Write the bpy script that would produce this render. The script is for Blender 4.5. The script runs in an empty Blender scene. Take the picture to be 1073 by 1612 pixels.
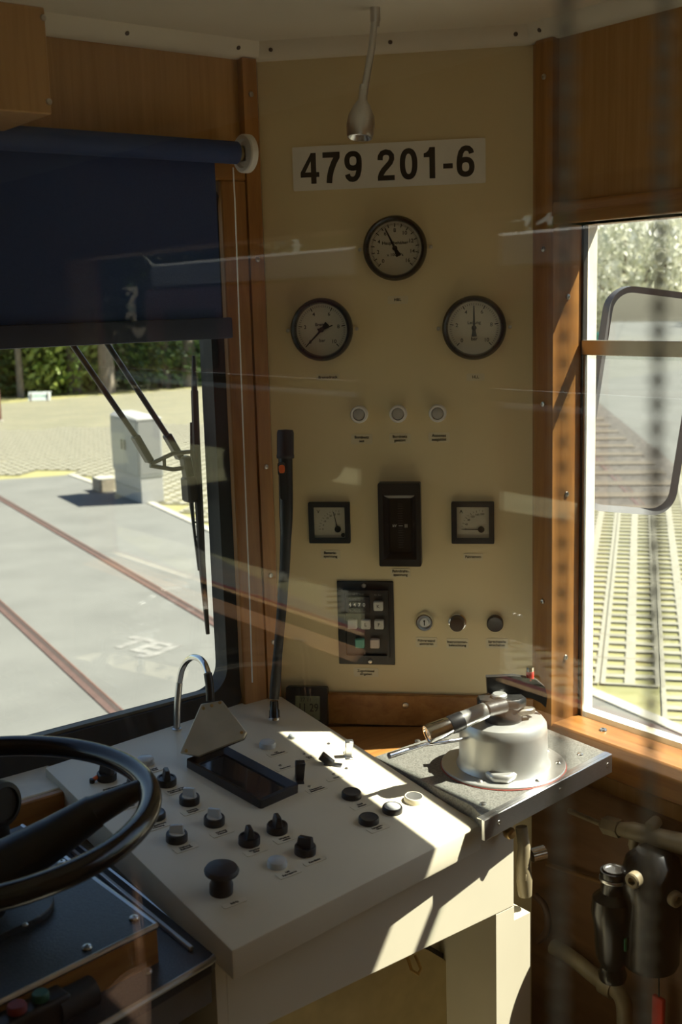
import bpy, bmesh, math, random
from mathutils import Vector as V, Matrix
random.seed(7)
C = bpy.context.scene.collection
SC = bpy.context.scene

# ------------------------------------------------------------------ camera
W, H, F = 1073.0, 1612.0, 1806.8
EYE = V((0, 0, 1.60))
p_, r_, a_ = math.radians(10.298), math.radians(1.6686), math.radians(52.515)
FW = V((math.cos(a_)*math.cos(p_), math.sin(a_)*math.cos(p_), -math.sin(p_)))
rt0 = V((math.sin(a_), -math.cos(a_), 0)); up0 = rt0.cross(FW)
RT = rt0*math.cos(r_) - up0*math.sin(r_); UP = RT.cross(FW)
cam = bpy.data.cameras.new('camera'); camo = bpy.data.objects.new('camera', cam); C.objects.link(camo)
camo.matrix_world = Matrix.Translation(EYE) @ Matrix((RT, UP, -FW)).transposed().to_4x4()
cam.sensor_fit = 'VERTICAL'; cam.sensor_height = 36; cam.lens = F/H*36
cam.clip_start = 0.02; cam.clip_end = 400
cam.dof.use_dof = True; cam.dof.focus_distance = 1.95; cam.dof.aperture_fstop = 7.0
SC.camera = camo

# ------------------------------------------------------------------ light
SUN_DIR = V((-0.505, 0.318, -0.828)).normalized()
wd = bpy.data.worlds.new('sky'); SC.world = wd; wd.use_nodes = True
nt = wd.node_tree; nt.nodes.clear()
sky = nt.nodes.new('ShaderNodeTexSky'); sky.sky_type = 'NISHITA'; sky.sun_disc = False
sky.sun_elevation = math.asin(-SUN_DIR.z); sky.sun_rotation = math.atan2(-SUN_DIR.x, -SUN_DIR.y)
sky.air_density = 1.0; sky.dust_density = 1.0; sky.ozone_density = 1.0
bg = nt.nodes.new('ShaderNodeBackground'); bg.inputs['Strength'].default_value = 0.165
wo = nt.nodes.new('ShaderNodeOutputWorld')
nt.links.new(sky.outputs[0], bg.inputs[0]); nt.links.new(bg.outputs[0], wo.inputs[0])
sl = bpy.data.lights.new('sun', 'SUN'); sl.energy = 16.0; sl.angle = math.radians(0.53); sl.color = (1.0, 0.94, 0.83)
slo = bpy.data.objects.new('sun', sl); C.objects.link(slo)
slo.rotation_euler = SUN_DIR.to_track_quat('-Z', 'Y').to_euler(); slo.location = (20, -12, 30)
SC.view_settings.view_transform = 'Standard'; SC.view_settings.look = 'None'
SC.view_settings.gamma = 1; SC.view_settings.use_curve_mapping = False
SC.view_settings.exposure = 0.42

# ------------------------------------------------------------------ measuring helpers (photo point -> point on a real plane)
def ray(px, py): return FW + RT*((px-W/2)/F) + UP*((H/2-py)/F)
def on(px, py, n, p0):
    r = ray(px, py); n = V(n); return EYE + r*((V(p0)-EYE).dot(n)/r.dot(n))
def atz(px, py, z): return on(px, py, (0, 0, 1), (0, 0, z))
def aty(px, py, y): return on(px, py, (0, 1, 0), (0, y, 0))
def atx(px, py, x): return on(px, py, (1, 0, 0), (x, 0, 0))
def proj(q):
    d = V(q)-EYE; z = d.dot(FW)
    return (W/2+F*d.dot(RT)/z, H/2-F*d.dot(UP)/z, z)

# ------------------------------------------------------------------ materials
MATS = {}
def _new(name):
    m = bpy.data.materials.new(name); m.use_nodes = True
    t = m.node_tree; b = t.nodes['Principled BSDF']; return m, t, b
def mat(name, col, rough=0.5, metal=0.0, var=0.10, scale=30.0, bump=0.0, spec=0.5, coat=0.0, detail=3, stretch=None, trans=0.0):
    if name in MATS: return MATS[name]
    m, t, b = _new(name)
    co = t.nodes.new('ShaderNodeTexCoord'); n = t.nodes.new('ShaderNodeTexNoise')
    n.inputs['Scale'].default_value = scale; n.inputs['Detail'].default_value = detail
    if stretch:
        mp = t.nodes.new('ShaderNodeMapping'); mp.inputs['Scale'].default_value = stretch
        t.links.new(co.outputs['Object'], mp.inputs[0]); t.links.new(mp.outputs[0], n.inputs['Vector'])
    else: t.links.new(co.outputs['Object'], n.inputs['Vector'])
    r = t.nodes.new('ShaderNodeValToRGB')
    r.color_ramp.elements[0].position = .3; r.color_ramp.elements[1].position = .7
    r.color_ramp.elements[0].color = [c*(1-var) for c in col]+[1]; r.color_ramp.elements[1].color = [min(1, c*(1+var)) for c in col]+[1]
    t.links.new(n.outputs[0], r.inputs[0]); t.links.new(r.outputs[0], b.inputs['Base Color'])
    b.inputs['Roughness'].default_value = rough; b.inputs['Metallic'].default_value = metal
    b.inputs['Specular IOR Level'].default_value = spec; b.inputs['Coat Weight'].default_value = coat
    b.inputs['Coat Roughness'].default_value = .15
    if trans: b.inputs['Transmission Weight'].default_value = trans
    if bump:
        bp = t.nodes.new('ShaderNodeBump'); bp.inputs['Strength'].default_value = bump; bp.inputs['Distance'].default_value = 0.002
        t.links.new(n.outputs[0], bp.inputs['Height']); t.links.new(bp.outputs[0], b.inputs['Normal'])
    MATS[name] = m; return m
def wood(name, dark, light, stretch, rough=0.38):
    if name in MATS: return MATS[name]
    m, t, b = _new(name)
    co = t.nodes.new('ShaderNodeTexCoord'); mp = t.nodes.new('ShaderNodeMapping'); mp.inputs['Scale'].default_value = stretch
    n = t.nodes.new('ShaderNodeTexNoise'); n.inputs['Scale'].default_value = 3; n.inputs['Detail'].default_value = 6; n.inputs['Roughness'].default_value = .65
    n.inputs['Distortion'].default_value = .4
    r = t.nodes.new('ShaderNodeValToRGB'); r.color_ramp.elements[0].position = .32; r.color_ramp.elements[1].position = .72
    r.color_ramp.elements[0].color = (*dark, 1); r.color_ramp.elements[1].color = (*light, 1)
    t.links.new(co.outputs['Object'], mp.inputs[0]); t.links.new(mp.outputs[0], n.inputs['Vector'])
    t.links.new(n.outputs[0], r.inputs[0]); t.links.new(r.outputs[0], b.inputs['Base Color'])
    b.inputs['Roughness'].default_value = rough
    bp = t.nodes.new('ShaderNodeBump'); bp.inputs['Strength'].default_value = .12; bp.inputs['Distance'].default_value = .001
    t.links.new(n.outputs[0], bp.inputs['Height']); t.links.new(bp.outputs[0], b.inputs['Normal'])
    MATS[name] = m; return m
def glass(name, tint=(1, 1, 1), f0=0.04, rough=0.0):
    if name in MATS: return MATS[name]
    m, t, b = _new(name); t.nodes.remove(b)
    lw = t.nodes.new('ShaderNodeLayerWeight'); lw.inputs[0].default_value = .5
    pw = t.nodes.new('ShaderNodeMath'); pw.operation = 'POWER'; pw.inputs[1].default_value = 5
    ma = t.nodes.new('ShaderNodeMath'); ma.operation = 'MULTIPLY_ADD'; ma.inputs[1].default_value = 1-f0; ma.inputs[2].default_value = f0
    tr = t.nodes.new('ShaderNodeBsdfTransparent'); tr.inputs[0].default_value = (*tint, 1)
    gl = t.nodes.new('ShaderNodeBsdfGlossy'); gl.inputs['Roughness'].default_value = rough
    mx = t.nodes.new('ShaderNodeMixShader')
    t.links.new(lw.outputs['Facing'], pw.inputs[0]); t.links.new(pw.outputs[0], ma.inputs[0]); t.links.new(ma.outputs[0], mx.inputs[0])
    t.links.new(tr.outputs[0], mx.inputs[1]); t.links.new(gl.outputs[0], mx.inputs[2])
    t.links.new(mx.outputs[0], t.nodes['Material Output'].inputs[0])
    MATS[name] = m; return m
def leafmat(name, a, b_, scale=2.0, tr=0.35):
    if name in MATS: return MATS[name]
    m, t, b = _new(name)
    co = t.nodes.new('ShaderNodeTexCoord'); n = t.nodes.new('ShaderNodeTexNoise'); n.inputs['Scale'].default_value = scale; n.inputs['Detail'].default_value = 5
    r = t.nodes.new('ShaderNodeValToRGB'); r.color_ramp.elements[0].position = .35; r.color_ramp.elements[1].position = .65
    r.color_ramp.elements[0].color = (*a, 1); r.color_ramp.elements[1].color = (*b_, 1)
    t.links.new(co.outputs['Object'], n.inputs['Vector']); t.links.new(n.outputs[0], r.inputs[0]); t.links.new(r.outputs[0], b.inputs['Base Color'])
    b.inputs['Roughness'].default_value = .55
    tl = t.nodes.new('ShaderNodeBsdfTranslucent'); t.links.new(r.outputs[0], tl.inputs[0])
    mx = t.nodes.new('ShaderNodeMixShader'); mx.inputs[0].default_value = tr
    t.links.new(b.outputs[0], mx.inputs[1]); t.links.new(tl.outputs[0], mx.inputs[2]); t.links.new(mx.outputs[0], t.nodes['Material Output'].inputs[0])
    MATS[name] = m; return m

OAK_D, OAK_L = (.23, .092, .020), (.43, .205, .055)
VEN_D, VEN_L = (.36, .185, .052), (.47, .26, .088)
wood_z = wood('oak_upright', OAK_D, OAK_L, (14, 14, 1.0)); wood_x = wood('oak_along', OAK_D, OAK_L, (1.0, 14, 14)); wood_y = wood('oak_crosswise', OAK_D, OAK_L, (14, 1.0, 14))
ven_z = wood('veneer_upright', VEN_D, VEN_L, (30, 30, 1.2), .45)
wood_dark = wood('brown_plywood', (.13, .06, .022), (.20, .10, .04), (10, 1.5, 10), .5)
cream = mat('cream_panel_paint', (.72, .60, .345), .42, var=.03, scale=6)
cream2 = mat('cream_console_paint', (.70, .64, .49), .38, var=.03, scale=9)
white_ceiling = mat('ceiling_white', (.74, .69, .56), .6, var=.03, scale=5)
white_pl = mat('white_plastic', (.78, .76, .70), .4, var=.03)
black_pl = mat('black_plastic', (.012, .012, .013), .38, var=.2)
black_gloss = mat('black_gloss', (.010, .010, .012), .18, var=.2)
black_rub = mat('black_rubber', (.014, .014, .014), .65, var=.25, bump=.15, scale=80)
lam = mat('black_laminate', (.036, .043, .052), .40, var=.35, scale=420, bump=.2, detail=2)
lam2 = mat('grey_laminate', (.145, .142, .125), .55, var=.4, scale=380, bump=.25, detail=2)
alu = mat('brushed_aluminium', (.62, .62, .62), .32, 1.0, var=.08, scale=60, stretch=(1, 20, 20))
chrome = mat('chrome', (.80, .79, .77), .12, 1.0, var=.03)
steel = mat('screw_steel', (.55, .53, .49), .3, 1.0, var=.1)
cast = mat('grey_cast_paint', (.56, .56, .53), .36, 0.65, var=.06, scale=25, bump=.05)
brass = mat('brass', (.55, .38, .16), .35, 1.0, var=.15)
dark_hole = mat('dark_recess', (.01, .01, .01), .8)
dial_w = mat('dial_white', (.70, .67, .56), .5, var=.02)
ink = mat('black_ink', (.012, .011, .010), .6, var=.1)
white_ink = mat('white_ink', (.7, .7, .66), .6, var=.05)
sticker = mat('clear_label_film', (.68, .60, .40), .3, var=.03)
sign_w = mat('sign_white', (.80, .78, .70), .35, var=.02)
blind_blue = mat('blue_blind_fabric', (.020, .052, .17), .8, var=.10, scale=300, bump=.2)
blind_rail = mat('blue_blind_rail', (.016, .030, .075), .6, var=.1)
red_pl = mat('red_plastic', (.62, .035, .02), .4); orange_pl = mat('orange_plastic', (.75, .14, .03), .45)
green_pl = mat('green_plastic', (.02, .20, .09), .45)
lens_clear = mat('clear_lens', (.72, .76, .78), .12, var=.04, trans=.35)
lens_white = mat('opal_lens', (.62, .62, .58), .25, var=.05)
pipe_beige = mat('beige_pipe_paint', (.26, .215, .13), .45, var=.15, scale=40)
red_paint = mat('red_car_paint', (.20, .020, .012), .35, var=.08, scale=3)
win_glass = glass('window_glass', (.93, .95, .94), .04)
dial_glass = glass('dial_glass', (.97, .97, .95), .03)
pane_glass = glass('partition_glass', (.97, .97, .95), .028)
lcd = mat('lcd_green', (.20, .22, .13), .25, var=.06)
screen_m = mat('dark_display', (.018, .020, .022), .08, var=.3, scale=14)
rust = mat('rail_rust', (.13, .06, .04), .6, var=.3, scale=30); rail_top = mat('rail_head', (.115, .070, .056), .5, .2, var=.2)

# ------------------------------------------------------------------ mesh helpers
class MB:
    def __init__(s): s.v = []; s.f = []
    def add(s, vs, fs):
        o = len(s.v); s.v += [V(x) for x in vs]; s.f += [[i+o for i in f] for f in fs]; return s
    def box(s, p0, p1, bev=0.0, M=None, seg=1):
        x0, y0, z0 = [min(a, b) for a, b in zip(p0, p1)]; x1, y1, z1 = [max(a, b) for a, b in zip(p0, p1)]
        vs = [(x0, y0, z0), (x1, y0, z0), (x1, y1, z0), (x0, y1, z0), (x0, y0, z1), (x1, y0, z1), (x1, y1, z1), (x0, y1, z1)]
        fs = [(0, 3, 2, 1), (4, 5, 6, 7), (0, 1, 5, 4), (1, 2, 6, 5), (2, 3, 7, 6), (3, 0, 4, 7)]
        return s.solid(vs, fs, bev, M, seg)
    def solid(s, vs, fs, bev=0.0, M=None, seg=1):
        if bev > 0:
            bm = bmesh.new(); bv = [bm.verts.new(x) for x in vs]; [bm.faces.new([bv[i] for i in f]) for f in fs]
            bmesh.ops.bevel(bm, geom=bm.edges[:], offset=bev, segments=seg, affect='EDGES', profile=.6)
            bm.verts.index_update(); vs = [v.co.copy() for v in bm.verts]; fs = [[v.index for v in f.verts] for f in bm.faces]; bm.free()
        vs = [V(x) for x in vs]
        if M is not None: vs = [M @ x for x in vs]
        return s.add(vs, fs)
    def prism(s, poly, z0, z1, M=None, bev=0.0):
        n = len(poly); vs = [(x, y, z0) for x, y in poly]+[(x, y, z1) for x, y in poly]
        fs = [list(range(n))[::-1], list(range(n, 2*n))]+[(i, (i+1) % n, n+(i+1) % n, n+i) for i in range(n)]
        return s.solid(vs, fs, bev, M)
    def ring(s, outer, inner, z0, z1, M=None, zi=None):
        n = len(outer); zi = z1 if zi is None else zi
        vs = [(x, y, z0) for x, y in outer]+[(x, y, z1) for x, y in outer]+[(x, y, zi) for x, y in inner]+[(x, y, z0) for x, y in inner]
        fs = []
        for i in range(n):
            j = (i+1) % n
            for a, b in ((0, 1), (1, 2), (2, 3), (3, 0)): fs.append((a*n+i, a*n+j, b*n+j, b*n+i))
        vs = [V(x) for x in vs]
        if M is not None: vs = [M @ x for x in vs]
        return s.add(vs, fs)
    def disc(s, r, z, seg=40): return s.add([(r*math.cos(2*math.pi*i/seg), r*math.sin(2*math.pi*i/seg), z) for i in range(seg)], [list(range(seg))])
    def lathe(s, prof, M=None, seg=24):
        # profile [(r, z)] about local z
        vs = []; fs = []; k = len(prof)
        for i in range(seg):
            a = 2*math.pi*i/seg; ca, sa = math.cos(a), math.sin(a)
            vs += [V((r*ca, r*sa, z)) for r, z in prof]
        for i in range(seg):
            j = (i+1) % seg
            for q in range(k-1):
                fs.append((i*k+q, j*k+q, j*k+q+1, i*k+q+1))
        if prof[0][0] > 1e-6: fs.append([i*k for i in range(seg)][::-1])
        if prof[-1][0] > 1e-6: fs.append([i*k+k-1 for i in range(seg)])
        if M is not None: vs = [M @ x for x in vs]
        return s.add(vs, fs)
    def tube(s, path, r, seg=12, closed=False):
        path = [V(p) for p in path]; n = len(path); rs = r if isinstance(r, (list, tuple)) else [r]*n
        vs = []; fs = []; t0 = None; up = None
        for i, p in enumerate(path):
            if closed: t = path[(i+1) % n]-path[i-1]
            else: t = path[min(i+1, n-1)]-path[max(i-1, 0)]
            t = t.normalized()
            if up is None:
                up = V((0, 0, 1)) if abs(t.z) < .9 else V((1, 0, 0))
            x = up.cross(t).normalized(); up = t.cross(x).normalized()
            for q in range(seg):
                a = 2*math.pi*q/seg; vs.append(p+(x*math.cos(a)+up*math.sin(a))*rs[i])
        for i in range(n if closed else n-1):
            j = (i+1) % n
            for q in range(seg): fs.append((i*seg+q, i*seg+(q+1) % seg, j*seg+(q+1) % seg, j*seg+q))
        if not closed: fs.append(list(range(seg))[::-1]); fs.append([(n-1)*seg+q for q in range(seg)])
        return s.add(vs, fs)
    def cyl(s, p0, p1, r, seg=16, r2=None): return s.tube([p0, p1], [r, r if r2 is None else r2], seg)
    def text(s, body, size, M, bold=0.0, extr=0.0002, align='CENTER', xs=1.0):
        cu = bpy.data.curves.new('lettering', 'FONT'); cu.body = body; cu.size = size; cu.align_x = align; cu.align_y = 'CENTER'
        cu.offset = bold*size; cu.extrude = extr; cu.resolution_u = 3; cu.space_line = .95
        ob = bpy.data.objects.new('lettering', cu)
        me = bpy.data.meshes.new_from_object(ob)
        s.add([M @ V((v.co.x*xs, v.co.y, v.co.z)) for v in me.vertices], [list(p.vertices) for p in me.polygons])
        bpy.data.objects.remove(ob); bpy.data.curves.remove(cu); bpy.data.meshes.remove(me); return s
    def build(s, name, m, parent=None, M=None, smooth=True):
        me = bpy.data.meshes.new(name); me.from_pydata([tuple(x) for x in s.v], [], s.f); me.validate()
        bm = bmesh.new(); bm.from_mesh(me); bmesh.ops.recalc_face_normals(bm, faces=bm.faces[:]); bm.to_mesh(me); bm.free()
        if smooth:
            me.polygons.foreach_set('use_smooth', [True]*len(me.polygons)); me.set_sharp_from_angle(angle=math.radians(38))
        me.materials.append(m)
        o = bpy.data.objects.new(name, me); C.objects.link(o)
        if parent is not None: o.parent = parent
        if M is not None: o.matrix_local = M
        return o
def frame(o, x, z):
    x = V(x).normalized(); z = V(z).normalized(); y = z.cross(x).normalized(); x = y.cross(z)
    m = Matrix((x, y, z)).transposed().to_4x4(); m.translation = V(o); return m
def T(x, y, z=0): return Matrix.Translation((x, y, z))
def RZ(a): return Matrix.Rotation(a, 4, 'Z')
def along(p0, p1):   # frame with local z from p0 to p1
    d = V(p1)-V(p0); z = d.normalized(); x = V((0, 0, 1)).cross(z)
    if x.length < 1e-3: x = V((1, 0, 0))
    return frame(p0, x, z)
def tag(o, label=None, cat=None, group=None, kind=None):
    if label: o['label'] = label
    if cat: o['category'] = cat
    if group: o['group'] = group
    if kind: o['kind'] = kind
    return o
def thing(name, label, cat, M=None, group=None, kind=None):
    o = bpy.data.objects.new(name, None); o.empty_display_size = .05; C.objects.link(o)
    if M is not None: o.matrix_world = M
    return tag(o, label, cat, group, kind)
def copy_tree(o, parent=None):
    c = o.copy(); C.objects.link(c); c.parent = parent
    for ch in o.children: copy_tree(ch, c)
    return c
def rrect(w, h, r, n=5, cx=0, cy=0):
    pts = []
    for sx, sy, a0 in ((1, 1, 0), (-1, 1, 90), (-1, -1, 180), (1, -1, 270)):
        for i in range(n+1):
            a = math.radians(a0+90*i/n); pts.append((cx+sx*(w/2-r)+r*math.cos(a), cy+sy*(h/2-r)+r*math.sin(a)))
    return pts
def circ(r, n=32, cx=0, cy=0): return [(cx+r*math.cos(2*math.pi*i/n), cy+r*math.sin(2*math.pi*i/n)) for i in range(n)]
_screws = {}
def screw(parent, p, n, r=0.0045, name='screw', m=None):
    """raised-head slotted screw: one shared mesh per size"""
    key = (r, (m or steel).name)
    if key not in _screws:
        b = MB(); b.lathe([(r, 0), (r, r*.15), (r*.8, r*.42), (r*.28, r*.52), (r*.28, r*.3), (0, r*.3)], seg=14)
        o = b.build(name, m or steel, parent); _screws[key] = o.data
    else:
        o = bpy.data.objects.new(name, _screws[key]); C.objects.link(o); o.parent = parent
    o.matrix_local = (parent.matrix_world.inverted() if parent else Matrix()) @ frame(p, V(n).orthogonal(), n)
    return o

# ================================================================== THE CAB SHELL
PA = math.radians(46.387)
PD = V((math.cos(PA), -math.sin(PA), 0)); PN = V((-math.sin(PA), -math.cos(PA), 0))
P0 = V((1.1721, 1.5586, 0))                      # u = 0 on the corner panel at floor height
def pw(u, z, n=0.0): return P0 + PD*u + PN*n + V((0, 0, z))
def PF(u, z, n=0.0): return frame(pw(u, z, n), PD, PN)   # local x along the panel, y up, z into the cab
YF, XS, YG, XG = 1.63, 1.41, 1.67, 1.47          # front wall face, side wall face, windscreen glass, side glass
XL, ZC, G = -1.00, 2.015, -1.02                  # other side wall, ceiling, street level
UL, UR = -0.0995, 0.3475

f = MB(); f.box((XL-.1, -4.2, -.05), (1.5, 1.72, 0)); tag(f.build('floor', mat('grey_floor', (.26, .24, .20), .6), smooth=False), 'dark grey cab floor', kind='structure')
f = MB(); f.prism([(XL-.08, -4.2), (1.50, -4.2), (1.50, 1.33), (1.15, 1.71), (-.72, 1.71), (XL-.08, 1.36)], ZC, ZC+.12)
tag(f.build('ceiling', white_ceiling, smooth=False), 'cream white cab ceiling', kind='structure')

# front wall with the windscreen opening
WX0, WX1, WZ0, WZ1 = -.60, 1.022, .906, 1.80
f = MB()
f.box((-.72, YF, 0), (1.10, YF+.07, WZ0)); f.box((-.72, YF, WZ1), (1.10, YF+.07, ZC)); f.box((WX1, YF, WZ0), (1.10, YF+.07, WZ1)); f.box((-.72, YF, WZ0), (WX0, YF+.07, WZ1))
wf = tag(f.build('wall_front', ven_z, smooth=False), 'wood veneer front wall around the windscreen', kind='structure')
b = MB(); b.box((-.78, YF+.071, -1.0), (1.14, YF+.085, WZ0)); b.box((-.78, YF+.071, WZ1), (1.14, YF+.085, 2.1)); b.build('outer_skin', red_paint, wf, smooth=False)
# wooden casing of the windscreen
b = MB(); b.box((WX1-.004, YF-.012, .895), (1.066, YF+.002, WZ1+.0), .002); b.build('casing_board', wood_z, wf)
b = MB(); b.box((WX0, YF-.014, WZ1), (1.066, YF+.002, WZ1+.032), .003); b.build('casing_board', wood_x, wf)
# window_1 : windscreen
w1 = thing('window_1', 'large windscreen with black rubber seal', None, kind='structure')
XZ = frame((0, 0, 0), (1, 0, 0), (0, -1, 0))     # local (x, y, z) -> world (x, -z, y)
cxw, czw = (WX0+WX1)/2, (WZ0+WZ1)/2; ww, wh = WX1-WX0, WZ1-WZ0
b = MB(); b.ring(rrect(ww+.004, wh+.004, .05, 8, cxw, czw), rrect(ww-.040, wh-.052, .045, 8, cxw, czw+.009), -YG-.012, -YF+.004, XZ, zi=-YF-.014); b.build('seal', black_rub, w1)
b = MB(); b.box((WX0, YG-.003, WZ0), (WX1, YG+.003, WZ1)); b.build('pane', win_glass, w1, smooth=False)
b = MB(); b.box((WX0+.03, YG-.018, WZ0+.034), (WX1-.04, YG-.004, WZ0+.040)); b.build('seal_lip', mat('seal_edge_trim', (.16, .15, .12), .5), w1)
# corner wall: the cream instrument panel
f = MB()
t_ = .06
f.solid([pw(UL-.005, .0), pw(UR+.01, .0), pw(UR+.045, .0, -t_), pw(UL-.03, 0, -t_), pw(UL-.005, ZC), pw(UR+.01, ZC), pw(UR+.045, ZC, -t_), pw(UL-.03, ZC, -t_)],
        [(0, 3, 2, 1), (4, 5, 6, 7), (0, 1, 5, 4), (1, 2, 6, 5), (2, 3, 7, 6), (3, 0, 4, 7)])
wc = tag(f.build('wall_corner', cream, smooth=False), 'cream painted corner instrument wall', kind='structure')
# mirrored corner on the far side, out of view
f = MB(); f.solid([(-.70, 1.63, 0), (XL, 1.33, 0), (XL-.06, 1.37, 0), (-.72, 1.70, 0), (-.70, 1.63, ZC), (XL, 1.33, ZC), (XL-.06, 1.37, ZC), (-.72, 1.70, ZC)],
        [(0, 3, 2, 1), (4, 5, 6, 7), (0, 1, 5, 4), (1, 2, 6, 5), (2, 3, 7, 6), (3, 0, 4, 7)])
tag(f.build('wall_corner_left', cream, smooth=False), 'cream painted far corner wall', kind='structure')

# side walls with window openings (y ranges, z ranges)
def side_wall(name, x0, x1, y0, y1, wins, m, label):
    f = MB(); ys = y0
    for (a, b_, z0, z1) in sorted(wins):
        f.box((x0, ys, 0), (x1, a, ZC)); f.box((x0, a, 0), (x1, b_, z0)); f.box((x0, a, z1), (x1, b_, ZC)); ys = b_
    f.box((x0, ys, 0), (x1, y1, ZC)); return tag(f.build(name, m, smooth=False), label, kind='structure')
SW = (.30, 1.256, .885, 1.712)
SAL = [(-2.75, -1.46, .90, 1.74), (-1.17, -.22, .90, 1.74)]
wr = side_wall('wall_right', XS, 1.485, -4.2, 1.315, [SW]+SAL, ven_z, 'wood veneer side wall with windows')
f = MB(); ys = -4.2
for (a, b_, z0, z1) in sorted([SW]+SAL):
    f.box((1.485, ys, -.5), (1.50, a, ZC)); f.box((1.485, a, -.5), (1.50, b_, z0)); f.box((1.485, a, z1), (1.50, b_, ZC)); ys = b_
f.box((1.485, ys, -.5), (1.50, 1.33, ZC)); f.box((1.41, -9.5, -.5), (1.50, -4.201, ZC)); f.build('outer_skin', red_paint, wr, smooth=False)
f = MB(); f.box((1.20, -9.3, -.92), (1.44, 1.0, -.501)); f.build('underframe', mat('underframe_dark', (.03, .028, .026), .7), wr, smooth=False)
wl = side_wall('wall_left', XL-.075, XL, -4.2, 1.34, [(-2.75, -1.46, .9, 1.74), (-1.17, -.22, .9, 1.74)], ven_z, 'wood veneer far side wall')  # cab stretch has no window, left out to cut the skylight inside
f = MB(); f.box((XL-.08, -4.28, 0), (1.5, -4.2, ZC)); tag(f.build('wall_back', ven_z, smooth=False), 'wood rear wall of the saloon', kind='structure')
# partition with the window we look through
YP = .15
f = MB()
f.box((XL, YP-.02, 0), (1.41, YP+.02, 1.12)); f.box((XL, YP-.02, 1.93), (1.41, YP+.02, ZC)); f.box((XL, YP-.02, 1.12), (-.32, YP+.02, 1.93)); f.box((.72, YP-.02, 1.12), (1.41, YP+.02, 1.93))
tag(f.build('wall_partition', ven_z, smooth=False), 'partition behind the driver', kind='structure')
w3 = thing('window_3', 'partition window pane in front of the cab', None, kind='structure')
b = MB(); b.box((-.32, YP-.003, 1.12), (.72, YP+.003, 1.93)); b.build('pane', pane_glass, w3, smooth=False)

# upper veneer boards sit a little proud, mouldings and posts
def trim(name, label, mb, m, screws=(), r=.0045):
    o = tag(mb.build(name, m), label, kind='structure')
    for p, n in screws: screw(o, p, n, r)
    return o
# ceiling coving, three lengths
def coving(name, p0, p1, n, label, sc):
    p0, p1, n = V(p0), V(p1), V(n); d = (p1-p0).normalized(); M = frame(p0, d, n); L = (p1-p0).length
    prof = [(0, 0), (.026, 0), (.026, .008), (.022, .016), (.012, .024), (0, .028)]    # (down, out)
    b = MB(); vs = []; k = len(prof)
    for x in (0, L): vs += [M @ V((x, -a, c)) for a, c in prof]
    b.add(vs, [(i, (i+1) % k, k+(i+1) % k, k+i) for i in range(k)]+[list(range(k))[::-1], list(range(k, 2*k))])
    o = trim(name, label, b, white_ceiling)
    for x in sc: screw(o, M @ V((x, -.013, .0235)), (M.to_3x3() @ V((0, -.6, .8))), .0035, m=mat('dark_screw', (.10, .07, .05), .5, .6))
    return o
coving('trim_1', (-.70, YF, ZC), (1.103, YF, ZC), (0, -1, 0), 'cream ceiling coving above the windscreen', [1.56, 1.755, 1.35])
coving('trim_2', pw(UL, ZC), pw(UR, ZC), PN, 'cream ceiling coving above the instrument panel', [.03, .222, .417])
coving('trim_3', (XS, 1.31, ZC), (XS, -4.2, ZC), (-1, 0, 0), 'cream ceiling coving above the side window', [.035, .3, .6])
# posts either side of the panel
b = MB(); b.solid([(1.066, YF-.016, .86), (1.092, YF-.016, .86), pw(UL+.002, .86, .004), (1.066, YF, .86), (1.066, YF-.016, 1.99), (1.092, YF-.016, 1.99), pw(UL+.002, 1.99, .004), (1.066, YF, 1.99)],
        [(0, 3, 2, 1), (4, 5, 6, 7), (0, 1, 5, 4), (1, 2, 6, 5), (2, 3, 7, 6), (3, 0, 4, 7)])
trim('trim_4', 'dark oak post between windscreen and instrument panel', b, wood_z, [((1.080, YF-.016, z), (0, -1, 0)) for z in (1.935, 1.675, 1.33, 1.14, 1.02)])
b = MB(); q = pw(UR-.002, 0, .004)
b.solid([(q.x, q.y, .86), (XS-.014, 1.290, .86), (XS-.014, 1.256, .86), (XS, 1.256, .86), (XS, 1.31, .86), (q.x, q.y, 1.99), (XS-.014, 1.290, 1.99), (XS-.014, 1.256, 1.99), (XS, 1.256, 1.99), (XS, 1.31, 1.99)],
        [(0, 4, 3, 2, 1), (5, 6, 7, 8, 9)]+[(i, (i+1) % 5, 5+(i+1) % 5, 5+i) for i in range(5)])
trim('trim_5', 'oak post between instrument panel and side window', b, wood_z, [((XS-.0142, 1.274, z), (-1, 0, 0)) for z in (1.935, 1.675, 1.43, 1.10)])
# window 2: side window lining
w2 = thing('window_2', 'side window with oak lining and sliding sash', None, kind='structure')
y0, y1, z0, z1 = SW
b = MB(); b.box((XS-.0145, y1-.003, z0), (XG-.008, y1+.0, z1)); jo = b.build('jamb_board', wood_z, w2, smooth=False)
for pz in (1.60, 1.28, 1.00): screw(w2, (XS+.020, y1-.003, pz), (0, -1, 0), .005)
b = MB(); b.box((XS-.014, y0-.04, z1), (XG-.004, y1+.0, z1+.034), .002); b.build('header_board', wood_y, w2)
b = MB(); b.box((XS-.014, y0-.03, z0-.055), (XG-.006, y1+.045, z0+.006), .004); so = b.build('sill_board', wood_y, w2)
for py in (1.175, .95, .7): screw(w2, (XS+.025, py, z0+.006), (0, 0, 1), .007)
b = MB(); b.box((XS-.004, y0-.002, z0), (XG-.008, y0+.004, z1)); b.build('jamb_board', wood_z, w2, smooth=False)
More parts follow.
